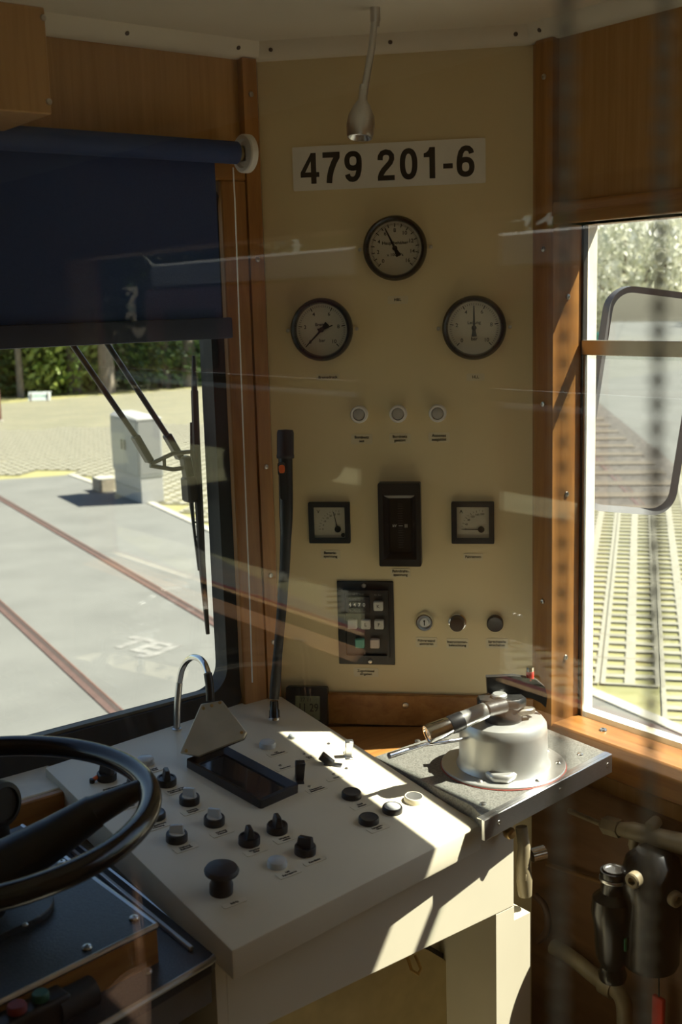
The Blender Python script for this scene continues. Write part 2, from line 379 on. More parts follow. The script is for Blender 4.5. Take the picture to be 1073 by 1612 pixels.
# outer metal frame of the opening
cr = mat('cream_window_frame', (.72, .68, .55), .4)
b = MB()
b.box((XG+.004, y1-.006, z0), (1.497, y1, z1)); b.build('outer_frame', cr, w2, smooth=False)
b = MB(); b.box((XG+.004, y0, z0), (1.497, y1-.0061, z0+.010)); b.build('outer_frame', cr, w2, smooth=False)
dk = mat('dark_window_channel', (.05, .048, .042), .4, .5)
b = MB(); b.box((XG-.008, y1-.007, z0), (XG+.004, y1-.0005, z1), .001); b.build('channel', dk, w2)
b = MB(); b.box((XG-.010, y0, 1.506), (XG-.001, y1-.006, 1.530), .001); rail = b.build('sash_rail', mat('bronze_sash_rail', (.42, .36, .28), .3, .7), w2); tag(rail, 'grey metal sash rail')
b = MB(); b.box((XG-.007, y1-.012, z0), (XG-.001, y1-.0072, 1.506), .001); b.build('sash_stile', mat('aluminium_stile', (.5, .5, .48), .3, .9), w2)
b = MB(); b.box((XG-.006, y0, z0+.002), (XG-.004, y1-.012, 1.507)); b.build('pane', win_glass, w2, smooth=False)
b = MB(); b.box((XG+.001, y0, 1.50), (XG+.003, y1-.012, z1)); b.build('pane', win_glass, w2, smooth=False)
# saloon windows seen mirrored in the partition glass
for i, (a, b_, z0_, z1_) in enumerate(SAL):
    for sx, xi, xo in ((1, XS, XG), (-1, XL, XL-.06)):
        w = thing('window_%d' % (4+i*2+(0 if sx > 0 else 1)), 'saloon window with oak frame, %s on the %s side' % (('rear one', 'front one')[i], 'near' if sx > 0 else 'far'), None, kind='structure')
        q = MB(); q.box((xi-sx*.07, a-.05, z0_-.035), (xo, b_+.05, z0_), .003); q.build('sill_board', wood_y, w)
        for yy in (a-.045, b_): q = MB(); q.box((xi-sx*.014, yy, z0_), (xi, yy+.045, z1_+.04), .002); q.build('casing_board', wood_z, w)
        q = MB(); q.box((xi-sx*.014, a, z1_), (xi, b_, z1_+.04), .002); q.build('casing_board', wood_y, w)
        q = MB(); q.box((xo-.004, a, 1.42), (xo+.004, b_, 1.443), .001); q.build('sash_rail', alu, w)
        q = MB(); q.box((xo-.002, a, z0_), (xo+.001, b_, z1_)); q.build('pane', win_glass, w, smooth=False)
# oak rail and shelf under the panel
b = MB(); b.solid([pw(UL+.01, .865, 0), pw(UR, .865, 0), pw(UR, .865, .012), pw(UL+.01, .865, .012), pw(UL+.01, .922, 0), pw(UR, .922, 0), pw(UR, .922, .012), pw(UL+.01, .922, .012)],
        [(0, 3, 2, 1), (4, 5, 6, 7), (0, 1, 5, 4), (1, 2, 6, 5), (2, 3, 7, 6), (3, 0, 4, 7)], .002)
trim('trim_6', 'oak rail below the instrument panel', b, wood_x, [(pw(.125, .9035, .012), PN)], .006)
b = MB(); q = pw(UR, 0); b.prism([(1.06, 1.36), (1.40, 1.36), (1.40, 1.31), (q.x, q.y), (pw(UL, 0).x, pw(UL, 0).y), (1.06, YF)], .835, .865)
tag(b.build('shelf_board', wood_x, smooth=False), 'oak shelf wedged below the cream instrument panel', 'shelf')
# windscreen sill left of the console
b = MB(); b.box((-.69, 1.535, .875), (.66, YF, .905), .002); so = tag(b.build('trim_7', mat('sill_cream', (.66, .62, .50), .45)), 'cream sill board below the windscreen', kind='structure')
b = MB(); b.box((-.69, 1.522, .845), (.66, 1.5349, .903), .002); b.build('edge_strip', wood_x, so)
# overhead wooden box
ob = thing('overhead_locker', 'boxy wooden overhead locker under the ceiling above the blind', 'locker', T(.4, 1.5, 1.84))
b = MB(); b.box((-.75, 1.40, 1.842), (.638, 1.615, 1.968), .0015); o = b.build('body', ven_z, ob, T(-.4, -1.5, -1.84))
for (px, py) in ((68, 28), (77, 160)): screw(ob, aty(px, py, 1.4), (0, -1, 0), .004)

# ================================================================== THINGS ON THE CREAM PANEL
def label_plate(parent, M, body, w, h, size, film=sticker):
    """clear film label with printed words, a part of what it is stuck to (M in parent space)"""
    b = MB(); b.prism(rrect(w, h, .002, 2), 0, .0006, M); o = b.build('label_plate', film, parent, smooth=False)
    b = MB(); b.text(body, size, M @ T(0, 0, .0009), .012); b.build('lettering', ink, o, smooth=False); return o

# number sign
M = PF(.1125, 1.8186)
s = thing('number_sign', 'white number plate reading 479 201-6 below the ceiling lamp', 'sign', M)
b = MB(); b.prism(rrect(.314, .0695, .002, 2), 0, .002); b.build('plate', sign_w, s, smooth=False)
b = MB()
def stroke(mb, pts, w, M, closed=False, z=.0006):
    n = len(pts); pts = [V((*p, 0)) for p in pts]; L, Rr = [], []
    for i, p in enumerate(pts):
        t = (pts[(i+1) % n]-pts[i-1]) if closed else (pts[min(i+1, n-1)]-pts[max(i-1, 0)])
        t.normalize(); q = V((-t.y, t.x, 0))*w/2; L.append(p+q); Rr.append(p-q)
    vs = L+Rr; k = n; fs = [(i, (i+1) % n, k+(i+1) % n, k+i) for i in range(n if closed else n-1)]
    mb.add([M @ v for v in vs]+[M @ (v+V((0, 0, z))) for v in vs], [f_[::-1] for f_ in fs]+[tuple(j+2*k for j in f_) for f_ in fs])
def ell(cx, cy, rx, ry, a0, a1, n=16, pw_=2.3): return [(cx+rx*math.copysign(abs(math.cos(math.radians(a0+(a1-a0)*i/n)))**(2/pw_), math.cos(math.radians(a0+(a1-a0)*i/n))), cy+ry*math.copysign(abs(math.sin(math.radians(a0+(a1-a0)*i/n)))**(2/pw_), math.sin(math.radians(a0+(a1-a0)*i/n)))) for i in range(n+1)]
def quad(mb, pts, M): mb.prism(pts, 0, .0006, M)
def nine(mb, M):
    stroke(mb, ell(.30, .68, .205, .232, 0, 360, 28)[:-1], .175, M, True); stroke(mb, [(.505, .70), (.510, .56), (.495, .38), (.45, .21), (.375, .11), (.29, .085), (.20, .10), (.13, .165), (.105, .255)], .175, M)
def glyph(mb, ch, M):
    if ch == '4': quad(mb, [(.355, 0), (.535, 0), (.535, 1), (.355, 1)], M); quad(mb, [(0, .215), (.635, .215), (.635, .375), (0, .375)], M @ T(0, 0, .0001)); quad(mb, [(0, .375), (.16, .375), (.37, .76), (.37, 1.0)], M)
    if ch == '7': quad(mb, [(.02, .82), (.60, .82), (.60, 1), (.02, 1)], M); stroke(mb, [(.52, .86), (.40, .66), (.30, .42), (.245, .2), (.225, 0)], .195, M @ T(0, 0, .0001))
    if ch == '9': nine(mb, M)
    if ch == '6': nine(mb, M @ T(.60, 1.0) @ RZ(math.pi))
    if ch == '2': stroke(mb, [(.105, .66), (.115, .78), (.18, .88), (.30, .915), (.42, .885), (.49, .80), (.495, .69), (.45, .58), (.34, .46), (.22, .34), (.135, .21), (.10, .06)], .178, M); quad(mb, [(.02, 0), (.585, 0), (.585, .165), (.02, .165)], M @ T(0, 0, .0001))
    if ch == '0': stroke(mb, ell(.30, .5, .205, .415, 0, 360, 32)[:-1], .178, M, True)
    if ch == '1': quad(mb, [(.235, 0), (.425, 0), (.425, 1), (.235, 1)], M); quad(mb, [(.05, .685), (.24, .685), (.24, .98), (.20, .90), (.13, .835), (.05, .815)], M)
    if ch == '-': quad(mb, [(.03, .295), (.345, .295), (.345, .455), (.03, .455)], M)
xg = -2.96; hh = .0487
for ch, adv in zip('479 201-6', (.70, .70, .70, .34, .71, .71, .62, .44, .64)):
    if ch != ' ': b = MB(); glyph(b, ch, T(xg*hh, -.0243, .0021) @ Matrix.Scale(hh, 4)); b.build('dash' if ch == '-' else 'digit', ink, s, smooth=False)
    xg += adv*1.063

def gauge(u, z, label, top, text1, text2, ang, twin=None, minor=5):
    g = thing('pressure_gauge', label, 'gauge', PF(u, z), 'round pressure gauges on the cream panel')
    R = .0515
    b = MB(); b.lathe([(R+.001, 0), (R+.001, .004), (R, .014), (R-.003, .018), (R-.0065, .0175), (R-.0085, .010), (R-.0085, .0025)], seg=48); b.build('bezel', black_gloss, g)
    b = MB(); b.disc(R-.008, .004, 48); b.build('dial', dial_w, g, smooth=False)
    tk = MB(); nm = MB(); r1 = R-.0115
    n = top*minor
    for i in range(n+1):
        a = math.radians(225-270*i/n); major = i % minor == 0 and (top <= 10 and (i//minor) % 2 == 0 or top > 10)
        l, w = (.0060, .0015) if major else (.0032, .0006)
        d = V((math.cos(a), math.sin(a), 0)); e = V((-d.y, d.x, 0)); zz = V((0, 0, .0043))
        tk.add([d*r1+e*w/2+zz, d*r1-e*w/2+zz, d*(r1-l)-e*w/2+zz, d*(r1-l)+e*w/2+zz], [(0, 1, 2, 3)])
    for k in range(0, top+1, 2):
        a = math.radians(225-270*k/top); nm.text(str(k), .0088, T(math.cos(a)*.0285, math.sin(a)*.0285, .0043), .01, .0001)
    tk.build('scale', ink, g, smooth=False)
    nm.text(text1, .0074, T(0, .0085, .0043), .014, .0001); nm.text(text2, .0080 if top <= 10 else .0068, T(0, -.018 if top <= 10 else -.0105, .0043), .014, .0001)
    nm.build('lettering', ink, g, smooth=False)
    def needle(a, rr, zq, tail=.014):
        A = RZ(math.radians(a)); q = MB()
        q.prism([(-.0008, rr), (.0008, rr), (.0019, 0), (.0045, -tail), (-.0045, -tail), (-.0019, 0)], zq, zq+.001, A); q.lathe([(.0042, zq), (.0042, zq+.002), (0, zq+.003)], A, 14)
        return q.build('needle', ink, g)
    needle(ang, .036, .006)
    if twin is not None: needle(twin, .020, .0075, .006)
    b = MB(); b.disc(R-.0085, .0125); b.build('cover_glass', dial_glass, g, smooth=False)
    for sx in (-1, 1): b = MB(); b.box((sx*.0515-.002, -.004, 0), (sx*.057+.004*sx, .004, .002), .0008); b.build('mounting_lug', cream, g); screw(g, pw(u+sx*.0585, z, .002), PN, .0032)
    return g
gauge(.1216, 1.6863, 'uppermost round black rimmed pressure gauge below the number plate', 16, 'Hauptbehälter', 'x 100 kPa', 26)
gauge(-.0042, 1.5575, 'round pressure gauge with two needles above the Bremsdruck label', 10, 'Bremse', 'bar', 135, -70)
gauge(.2492, 1.5542, 'round pressure gauge with upright needle above the HLL label', 10, 'Leitung', 'bar', 0)
for (u, z, t, w, h, sz) in ((.124, 1.603, 'HBL', .034, .013, .0068), (.003, 1.478, 'Bremsdruck', .040, .012, .0066), (.251, 1.4735, 'HLL', .03, .012, .0066),
        (.058, 1.372, 'Bordnetz\naus', .036, .017, .0066), (.123, 1.3725, 'Bordnetz\ngestört', .036, .017, .0066), (.189, 1.3735, 'Automat\nausgelöst', .036, .017, .0066),
        (-.002, 1.171, 'Batterie-\nspannung', .034, .016, .0064), (.1195, 1.139, 'Fahrdraht-\nspannung', .034, .016, .0066), (.2445, 1.168, 'Fahrstrom', .034, .012, .0064),
        (.1625, 1.0155, 'Führerstand\naktivieren', .037, .018, .0062), (.216, 1.014, 'Instrumenten-\nbeleuchtung', .038, .018, .0062), (.284, 1.0155, 'Sprechstelle\neinschalten', .038, .018, .0062),
        (.055, .9585, 'Zugschlüssel\neingeben', .044, .016, .0060)):
    label_plate(wc, PF(u, z, .0001), t, w, h, sz)

for u, lab in ((.0556, 'Bordnetz aus'), (.1215, 'Bordnetz gestört'), (.1878, 'Automat ausgelöst')):
    g = thing('indicator_lamp', 'round opal indicator lamp above the %s label' % lab, 'indicator light', PF(u, 1.4147), 'row of three opal indicator lamps')
    b = MB(); b.lathe([(.0148, 0), (.0148, .009), (.0135, .0125), (.0105, .0125), (.0105, .008)], seg=28); b.build('ring', white_pl, g)
    b = MB(); b.lathe([(.0105, .008), (.0095, .011), (.006, .0125), (0, .013)], seg=24); b.build('lens', mat('lamp_lens_grey', (.42, .41, .37), .3), g)

def meter(u, z, label, unit, ang, marks, cap):
    g = thing('panel_meter', label, 'meter', PF(u, z), 'square panel meters')
    S = .036
    sq = lambda h, r=.002: rrect(2*h, 2*h, r, 2)
    b = MB(); b.ring(sq(S), sq(S-.009, .001), 0, .008, zi=.0065); b.build('frame', black_pl, g)
    b = MB(); b.prism(sq(S-.0088, .001), .0005, .002); b.build('dial', dial_w, g, smooth=False)
    P = V((.014, -.012, 0)); tk = MB(); nm = MB()
    for i in range(11):
        a = math.radians(180-90*i/10*1.05); l = .004 if i % 2 == 0 else .0022; d = V((math.cos(a), math.sin(a), 0)); e = V((-d.y, d.x, 0))*.0003; zz = V((0, 0, .0022)); r1 = .0335
        tk.add([P+d*r1+e+zz, P+d*r1-e+zz, P+d*(r1-l)-e+zz, P+d*(r1-l)+e+zz], [(0, 1, 2, 3)])
    tk.build('scale', ink, g, smooth=False)
    for i, m_ in enumerate(marks):
        a = math.radians(180-94*i/(len(marks)-1)); nm.text(m_, .0046, T(P.x+math.cos(a)*.0262, P.y+math.sin(a)*.0262, .0022), .008, .0001)
    nm.text(unit, .008, T(-.0195, .0185, .0022), .012, .0001); nm.build('lettering', ink, g, smooth=False)
    A = T(P.x, P.y) @ RZ(math.radians(ang-90)); b = MB(); b.prism([(-.0004, .031), (.0004, .031), (.0009, 0), (-.0009, 0)], .003, .0036, A); b.build('needle', ink, g, smooth=False)
    b = MB(); b.lathe([(.0055, .002), (.0055, .0045), (0, .0050)], T(P.x, P.y), 18); b.build('pivot_cap', black_pl, g)
    if cap: b = MB(); b.lathe([(.0035, .002), (.0035, .004), (0, .0045)], T(P.x+.009, P.y-.010), 14); b.build('adjuster_screw', black_pl, g)
    b = MB(); b.prism(sq(S-.0092, .001), .0062, .0066); b.build('cover_glass', dial_glass, g, smooth=False)
meter(-.0013, 1.2284, 'square black framed voltmeter marked V above the Batteriespannung label', 'V', 103, ['0', '5', '10', '15', '20', '25', '30'], True)
meter(.2445, 1.2284, 'square black framed ammeter marked A above the Fahrstrom label', 'A', 180, ['0', '40', '80', '120', '160', '200'], False)

# tall light-band meter
g = thing('bar_meter', 'tall black rectangular meter between the two square meters', 'meter', PF(.1215, 1.227))
b = MB(); b.ring(rrect(.072, .144, .003, 3), rrect(.056, .112, .001, 3, 0, -.004), 0, .020, zi=.0195); b.build('frame', black_pl, g)
b = MB(); b.ring(rrect(.056, .112, .001, 3, 0, -.004), rrect(.036, .094, .001, 3, 0, -.004), .004, .0195, zi=.006); b.build('sloped_surround', black_gloss, g)
b = MB(); b.box((-.018, -.051, .003), (.018, .043, .005)); b.build('window', screen_m, g, smooth=False)
b = MB(); b.solid([(-.026, .051, .0195), (.026, .051, .0195), (.021, .0435, .0065), (-.021, .0435, .0065), (-.026, .0512, .0195), (.026, .0512, .0195), (.021, .0437, .0060), (-.021, .0437, .0060)],
    [(0, 1, 2, 3), (4, 7, 6, 5), (0, 4, 5, 1), (1, 5, 6, 2), (2, 6, 7, 3), (3, 7, 4, 0)]); b.build('top_bevel_glint', alu, g, smooth=False)  # bright metal sheet stands in for the reflection on the top bevel
b = MB()
for i in range(19): b.box((-.004, .034-i*.0042, .005), (.004, .0344-i*.0042, .0052))
b.build('scale', mat('faint_scale', (.10, .10, .09), .6), g, smooth=False)
b = MB(); b.text('kV', .0065, T(-.010, -.004, .0053), .01, .0001); b.box((-.003, -.0043, .005), (.004, -.0037, .0053)); b.box((.0075, -.007, .005), (.0085, -.001, .0053)); b.box((.0105, -.007, .005), (.0115, -.001, .0053)); b.build('lettering', white_ink, g, smooth=False)

# push-button code unit
g = thing('code_unit', 'black code entry unit with thumbwheels and square keys', 'control unit', PF(.0575, 1.0493))
b = MB(); b.box((-.0495, -.0752, 0), (.0495, .0752, .004), .001); b.build('plate', black_pl, g)
b = MB(); b.ring(rrect(.080, .122, .001, 2, .001, 0), rrect(.072, .113, .001, 2, .001, 0), .004, .012); b.build('raised_frame', black_pl, g)
b = MB(); b.box((-.034, -.056, .004), (.037, .056, .0055)); b.build('key_field', mat('dark_grey_field', (.03, .03, .028), .5), g, smooth=False)
b = MB(); b.box((-.034, .020, .0055), (.008, .049, .012), .001); th = b.build('thumbwheel_block', black_pl, g)
for i in range(4):
    x = -.026+i*.0082; b = MB(); b.box((x-.0029, .030, .011), (x+.0029, .040, .0126), .0006); d = b.build('thumbwheel', mat('wheel_grey', (.05, .05, .046), .5), th)
    b = MB(); b.text('4470'[i], .0088, T(x, .0352, .0128), .012, .0001); b.build('digit', white_ink, d, smooth=False)
    for yy in (.0445, .0245): b = MB(); b.lathe([(.0022, .0115), (.0022, .014), (0, .0145)], T(x, yy), 10); b.build('step_button', black_pl, th)
def key(x, y, m, ch=None):
    b = MB(); b.box((x-.0082, y-.0082, .005), (x+.0082, y+.0082, .016), .0015); o = b.build('key', m, g)
    if ch: b = MB(); b.text(ch, .0085, T(x, y, .0163), .01, .0001); b.build('letter', ink, o, smooth=False)
key_w = mat('key_white', (.56, .55, .47), .35, var=.06)
key(.0235, .0335, key_w, 'K'); key(-.0225, .0005, key_w); key(.0008, .0005, key_w, 'L'); key(.0240, .0005, key_w, 'F')
key(-.0105, -.034, mat('key_green', (.16, .42, .32), .35)); key(.0160, -.034, mat('key_pink', (.55, .46, .38), .35))
b = MB(); b.text('LEITSTELLE', .0040, T(-.012, .0525, .0059), .01, .0001); b.text('Ein  Aus', .0034, T(.022, .0515, .0059), .01, .0001); b.build('lettering', mat('grey_ink', (.35, .34, .30), .6), g, smooth=False)
screw(g, pw(.0575-.002, 1.0493+.0675, .004), PN, .0042); screw(g, pw(.0575+.006, 1.0493-.0690, .004), PN, .0042)

g = thing('key_switch', 'chrome ringed key lock switch above the Führerstand label', 'lock', PF(.1597, 1.0532))
b = MB(); b.lathe([(.017, 0), (.017, .004), (.0145, .009), (.0125, .009), (.0118, .002)], seg=28); b.build('ring', chrome, g)
b = MB(); b.lathe([(.0118, .002), (.008, .0025), (.0075, .006), (0, .006)], T(0, -.001), 20); k_ = b.build('barrel', alu, g)
b = MB(); b.box((-.0009, -.006, .006), (.0009, .003, .0064)); b.lathe([(.0018, .006), (.0018, .0064), (0, .0064)], T(0, .002), 10); b.build('keyhole', dark_hole, k_, smooth=False)
g = thing('rotary_dimmer', 'dark brown round dimmer knob with metal collar above the Instrumentenbeleuchtung label', 'knob', PF(.2165, 1.0529))
b = MB(); b.lathe([(.0155, 0), (.0155, .003), (.0135, .004), (.0135, .001)], seg=28); b.build('collar', chrome, g)
b = MB(); b.lathe([(.0125, .001), (.0125, .018), (.0115, .021), (0, .0215)], seg=28); b.build('knob', mat('dark_brown_plastic', (.05, .028, .014), .35), g)
g = thing('talk_button', 'flat grey round push button above the Sprechstelle label', 'push button', PF(.2811, 1.0526))
b = MB(); b.lathe([(.0140, 0), (.0140, .010), (.0132, .011), (.0125, .010)], seg=28); b.build('collar', black_pl, g)
b = MB(); b.lathe([(.0124, .004), (.0124, .012), (.010, .0108), (0, .0104)], seg=28); b.build('cap', mat('dark_grey_cap', (.06, .064, .062), .45), g)

# ceiling reading lamp on its gooseneck
q0 = atz(590, 12, ZC); dpt = (q0-EYE).dot(FW)
def dep(px, py, d): return EYE+ray(px, py)*d
lp = [dep(590, 12, dpt), dep(589, 36, dpt), dep(585, 75, dpt), dep(579, 110, dpt), dep(574, 140, dpt), dep(572, 158, dpt)]
g = thing('gooseneck_lamp', 'brushed metal gooseneck spot lamp hanging from the ceiling', 'lamp', T(*q0))
Mi = T(*(-q0))
b = MB(); b.lathe([(.0075, 0), (.0075, -.018), (.0062, -.022), (.0062, -.026), (0, -.026)], seg=16); b.build('mount', alu, g)
b = MB(); b.tube(lp[1:], [.0052]*5, 12); b.build('neck', alu, g, Mi)
hd = along(dep(572, 134, dpt), dep(566, 217, dpt)); L = (dep(572, 134, dpt)-dep(566, 217, dpt)).length
b = MB(); b.lathe([(.0055, 0), (.0062, L*.28), (.012, L*.40), (.0185, L*.58), (.0205, L*.76), (.019, L*.95), (.0178, L), (.016, L), (.012, L*.9), (0, L*.88)], hd, 28); b.build('shade', alu, g, Mi)

# roller blind over the windscreen
g = thing('roller_blind', 'dark blue roller blind half lowered over the windscreen', 'blind', T(.3, 1.57, 1.836))
Mi = T(-.3, -1.57, -1.836)
b = MB(); b.cyl((-.55, 1.57, 1.836), (1.018, 1.57, 1.836), .0172, 24); b.build('roll', blind_blue, g, Mi)
b = MB(); b.cyl((1.018, 1.57, 1.836), (1.026, 1.57, 1.836), .012, 20); b.build('roll_end', mat('tan_roll_end', (.25, .20, .09), .6), g, Mi)
b = MB(); b.lathe([(.0295, 0), (.0295, .010), (.0275, .012), (.022, .012), (.020, .006), (0, .006)], along((1.042, 1.572, 1.836), (1.02, 1.572, 1.836)), 32); b.box((1.036, 1.57, 1.825), (1.043, 1.618, 1.848)); b.build('end_bracket', white_pl, g, Mi)
b = MB(); n = 40; vs = []
for i in range(n+1):
    x = -.52+(.9885+.52)*i/n
    for z in (1.838, 1.70, 1.582): vs.append((x, 1.5868+.0012*math.sin(i*.9)*(1.84-z)*3, z))
vs2 = [(x, y+.0008, z) for x, y, z in vs]; k = len(vs); fs = []
for i in range(n):
    for j in range(2): a = i*3+j; fs += [(a, a+3, a+4, a+1), (k+a, k+a+1, k+a+4, k+a+3)]
fs += [(0, 1, k+1, k), (1, 2, k+2, k+1), (n*3, k+n*3, k+n*3+1, n*3+1), (n*3+1, k+n*3+1, k+n*3+2, n*3+2)]
fs += [(i*3, k+i*3, k+i*3+3, i*3+3) for i in range(n)]+[(i*3+2, i*3+5, k+i*3+5, k+i*3+2) for i in range(n)]
b.add(vs+vs2, fs); b.build('fabric', blind_blue, g, Mi)
b = MB(); b.box((-.53, 1.579, 1.550), (1.004, 1.592, 1.583), .003, seg=2); b.build('hem_bar', blind_rail, g, Mi)
b = MB(); b.tube([(1.018, 1.580, 1.815), (1.024, 1.588, 1.76), (1.030, 1.600, 1.60), (1.032, 1.606, 1.40), (1.030, 1.606, 1.10), (1.028, 1.606, .96)], .0012, 6); b.build('pull_cord', white_pl, g, Mi)

# desk clock
q = pw(-.049, .866, .026); M = frame(q, (PD*.985+PN*.10), PN) @ Matrix.Rotation(math.radians(-10), 4, 'X')
g = thing('digital_clock', 'small black digital clock reading 11 29 leaning below the panel', 'clock', M)
b = MB(); b.prism(rrect(.074, .070, .004, 3, 0, .035), -.010, .006); b.build('case', black_pl, g)
b = MB(); b.box((-.020, .012, .0061), (.024, .054, .0066)); b.build('display', lcd, g, smooth=False)
b = MB(); b.text('11 29', .020, T(.003, .033, .0069), .012, .0001, xs=.82); b.text('27 11', .009, T(-.001, .0475, .0069), 0, .0001); b.text('6 11', .0085, T(.006, .018, .0069), 0, .0001); b.build('digits', mat('lcd_black', (.03, .03, .02), .5), g, smooth=False)
b = MB(); b.solid([(-.02, .002, -.010), (.02, .002, -.010), (.02, .05, -.010), (-.02, .05, -.010), (-.02, .002, -.018), (.02, .002, -.018), (.02, .045, -.012), (-.02, .045, -.012)], [(0, 3, 2, 1), (4, 5, 6, 7), (0, 1, 5, 4), (1, 2, 6, 5), (2, 3, 7, 6), (3, 0, 4, 7)]); b.build('stand', black_pl, g)

# ================================================================== CONSOLE
A_, B_, C_, D_ = atz(70, 1207.5, .92), atz(432, 1089, .92), atz(757, 1298, .865), atz(365, 1497, .865)
cn = (B_-A_).cross(D_-A_); cn = -cn.normalized() if cn.z < 0 else cn.normalized()
CO = (A_+B_+C_+D_)/4; CF = frame(CO, B_-A_, cn); CI = CF.inverted()
def con(px, py): q = CI @ on(px, py, cn, CO); return q.x, q.y
cs = thing('control_console', 'sloping cream driver console covered with switches and lamps', 'console', CF)
loc = [CI @ q for q in (A_, B_, C_, D_)]
def dn(q, z): return CI @ V((q.x, q.y, z))
Bt = [dn(A_, .862), dn(B_, .866), dn(C_, .826), dn(D_, .826)]
b = MB(); b.solid(loc+Bt, [(0, 3, 2, 1), (4, 5, 6, 7), (0, 1, 5, 4), (1, 2, 6, 5), (2, 3, 7, 6), (3, 0, 4, 7)], .004, seg=2); b.build('housing', cream2, cs)
CXA = (CI.to_3x3() @ V((1, 0, 0)))
rot0 = math.atan2(CXA.y, CXA.x)
knob_base = lambda r, h: [(r, 0), (r, h*.8), (r*.93, h), (r*.6, h)]
def handle(M, w, l, h, m, parent, name='grip'):
    b = MB(); b.solid([(-w/2, -l/2, 0), (w/2, -l/2, 0), (w/2, l/2, 0), (-w/2, l/2, 0), (-w*.30, -l*.42, h), (w*.30, -l*.42, h), (w*.30, l*.46, h*.8), (-w*.30, l*.46, h*.8)],
        [(0, 3, 2, 1), (4, 5, 6, 7), (0, 1, 5, 4), (1, 2, 6, 5), (2, 3, 7, 6), (3, 0, 4, 7)], .001, M); return b.build(name, m, parent)
def knob(px, py, ang, clear=False):
    x, y = con(px, py); M = T(x, y)
    b = MB(); b.lathe([(.0148, 0), (.0148, .009), (.0138, .0108), (.0115, .0108), (.011, .0095), (0, .0095)], M, 28); o = b.build('rotary_switch', black_pl, cs)
    A = M @ T(0, 0, .009) @ RZ(math.radians(ang))
    if clear:
        b = MB(); b.lathe([(.0110, .0095), (.0105, .0115), (0, .0115)], M, 24); b.build('lens_disc', lens_white, o)
        handle(A, .008, .021, .0155, lens_clear, o)
    else: handle(A, .011, .023, .0165, black_pl, o)
    return o
for p, a in (((168, 1226), 18), ((262, 1234), -28), ((205, 1248), -30), ((392, 1327), -28), ((436, 1308), -28), ((480, 1342), 15)): knob(*p, a)
for p, a in (((298, 1263), 22), ((337, 1296), 18), ((278, 1322), 40)): knob(*p, a, True)
def button(px, py, m, collar=black_pl):
    x, y = con(px, py); M = T(x, y); b = MB(); b.lathe([(.0148, 0), (.0148, .0065), (.0135, .0085), (.0122, .0085), (.0120, .006), (0, .006)], M, 28); o = b.build('push_button', collar, cs)
    b = MB(); b.lathe([(.0119, .005), (.0119, .0082), (.008, .0070), (0, .0066)], M, 24); b.build('button_cap', m, o); return o
capg = mat('cap_dark_grey', (.05, .055, .06), .35); capl = mat('cap_light_grey', (.42, .43, .42), .35)
button(244, 1286, mat('cap_blue_grey', (.07, .09, .11), .3)); button(553, 1254, capg); button(580, 1294, capg); button(617, 1277, capl); button(651, 1261, mat('cap_mid_grey', (.10, .10, .095), .35), cream2)
def lampdot(px, py, r=.0135, h=.010):
    x, y = con(px, py); M = T(x, y); b = MB(); b.lathe([(r, 0), (r, h*.45), (r*.9, h*.8), (r*.6, h), (0, h*1.05)], M, 28); o = b.build('indicator_lamp', lens_clear, cs)
    b = MB(); b.lathe([(r*.6, .0005), (r*.55, h*.4), (0, h*.45)], M, 18); b.build('reflector', lens_white, o)
lampdot(421, 1175); lampdot(229, 1201); lampdot(436, 1362); lampdot(461, 1161, .008, .006)
# toggles
def toggle(px, py, tilt, m, h, w, az=-35):
    x, y = con(px, py); M = T(x, y) @ RZ(math.radians(az)); b = MB(); b.box((-.006, -.014, 0), (.006, .014, .002), .0008, M); o = b.build('toggle_switch', m if m is alu else black_pl, cs)
    b = MB(); b.solid([(-w, -.005, 0), (w, -.005, 0), (w, .005, 0), (-w, .005, 0), (-w*1.25, -.0055, h), (w*1.25, -.0055, h), (w*1.25, .0055, h), (-w*1.25, .0055, h)],
        [(0, 3, 2, 1), (4, 5, 6, 7), (0, 1, 5, 4), (1, 2, 6, 5), (2, 3, 7, 6), (3, 0, 4, 7)], .0012, M @ T(0, 0, .001) @ Matrix.Rotation(math.radians(tilt), 4, 'X')); b.build('lever', m, o)
toggle(471, 1228, 5, black_pl, .031, .0062); toggle(524, 1204, -58, black_pl, .024, .0055, 35); toggle(548, 1190, 3, alu, .026, .0055)
for px, py in ((441, 1205), (487, 1238), (479, 1187), (517, 1171), (525, 1219), (545, 1210)):
    x, y = con(px, py); screw(cs, CF @ V((x, y, 0)), cn, .0030)
# small warning lamp with red tip
x, y = con(145, 1232); b = MB(); b.lathe([(.004, 0), (.004, .006), (0, .007)], T(x, y), 12); o = b.build('signal_lamp', black_pl, cs)
b = MB(); b.lathe([(.0032, 0), (.0032, .007), (.0015, .009), (0, .009)], T(x+.002, y, .004) @ Matrix.Rotation(math.radians(70), 4, 'Y'), 12); b.build('red_tip', orange_pl, o)
# mushroom button
x, y = con(348, 1404); M = T(x, y); b = MB(); b.lathe([(.0150, 0), (.0150, .012), (.013, .015), (.0125, .024), (.0125, .027)], M, 28); o = b.build('mushroom_button', black_pl, cs)
b = MB(); b.lathe([(.013, .026), (.0215, .028), (.0222, .031), (.020, .0345), (.012, .037), (0, .0378)], M, 32); b.build('mushroom_cap', mat('mushroom_black', (.020, .021, .024), .5), o)
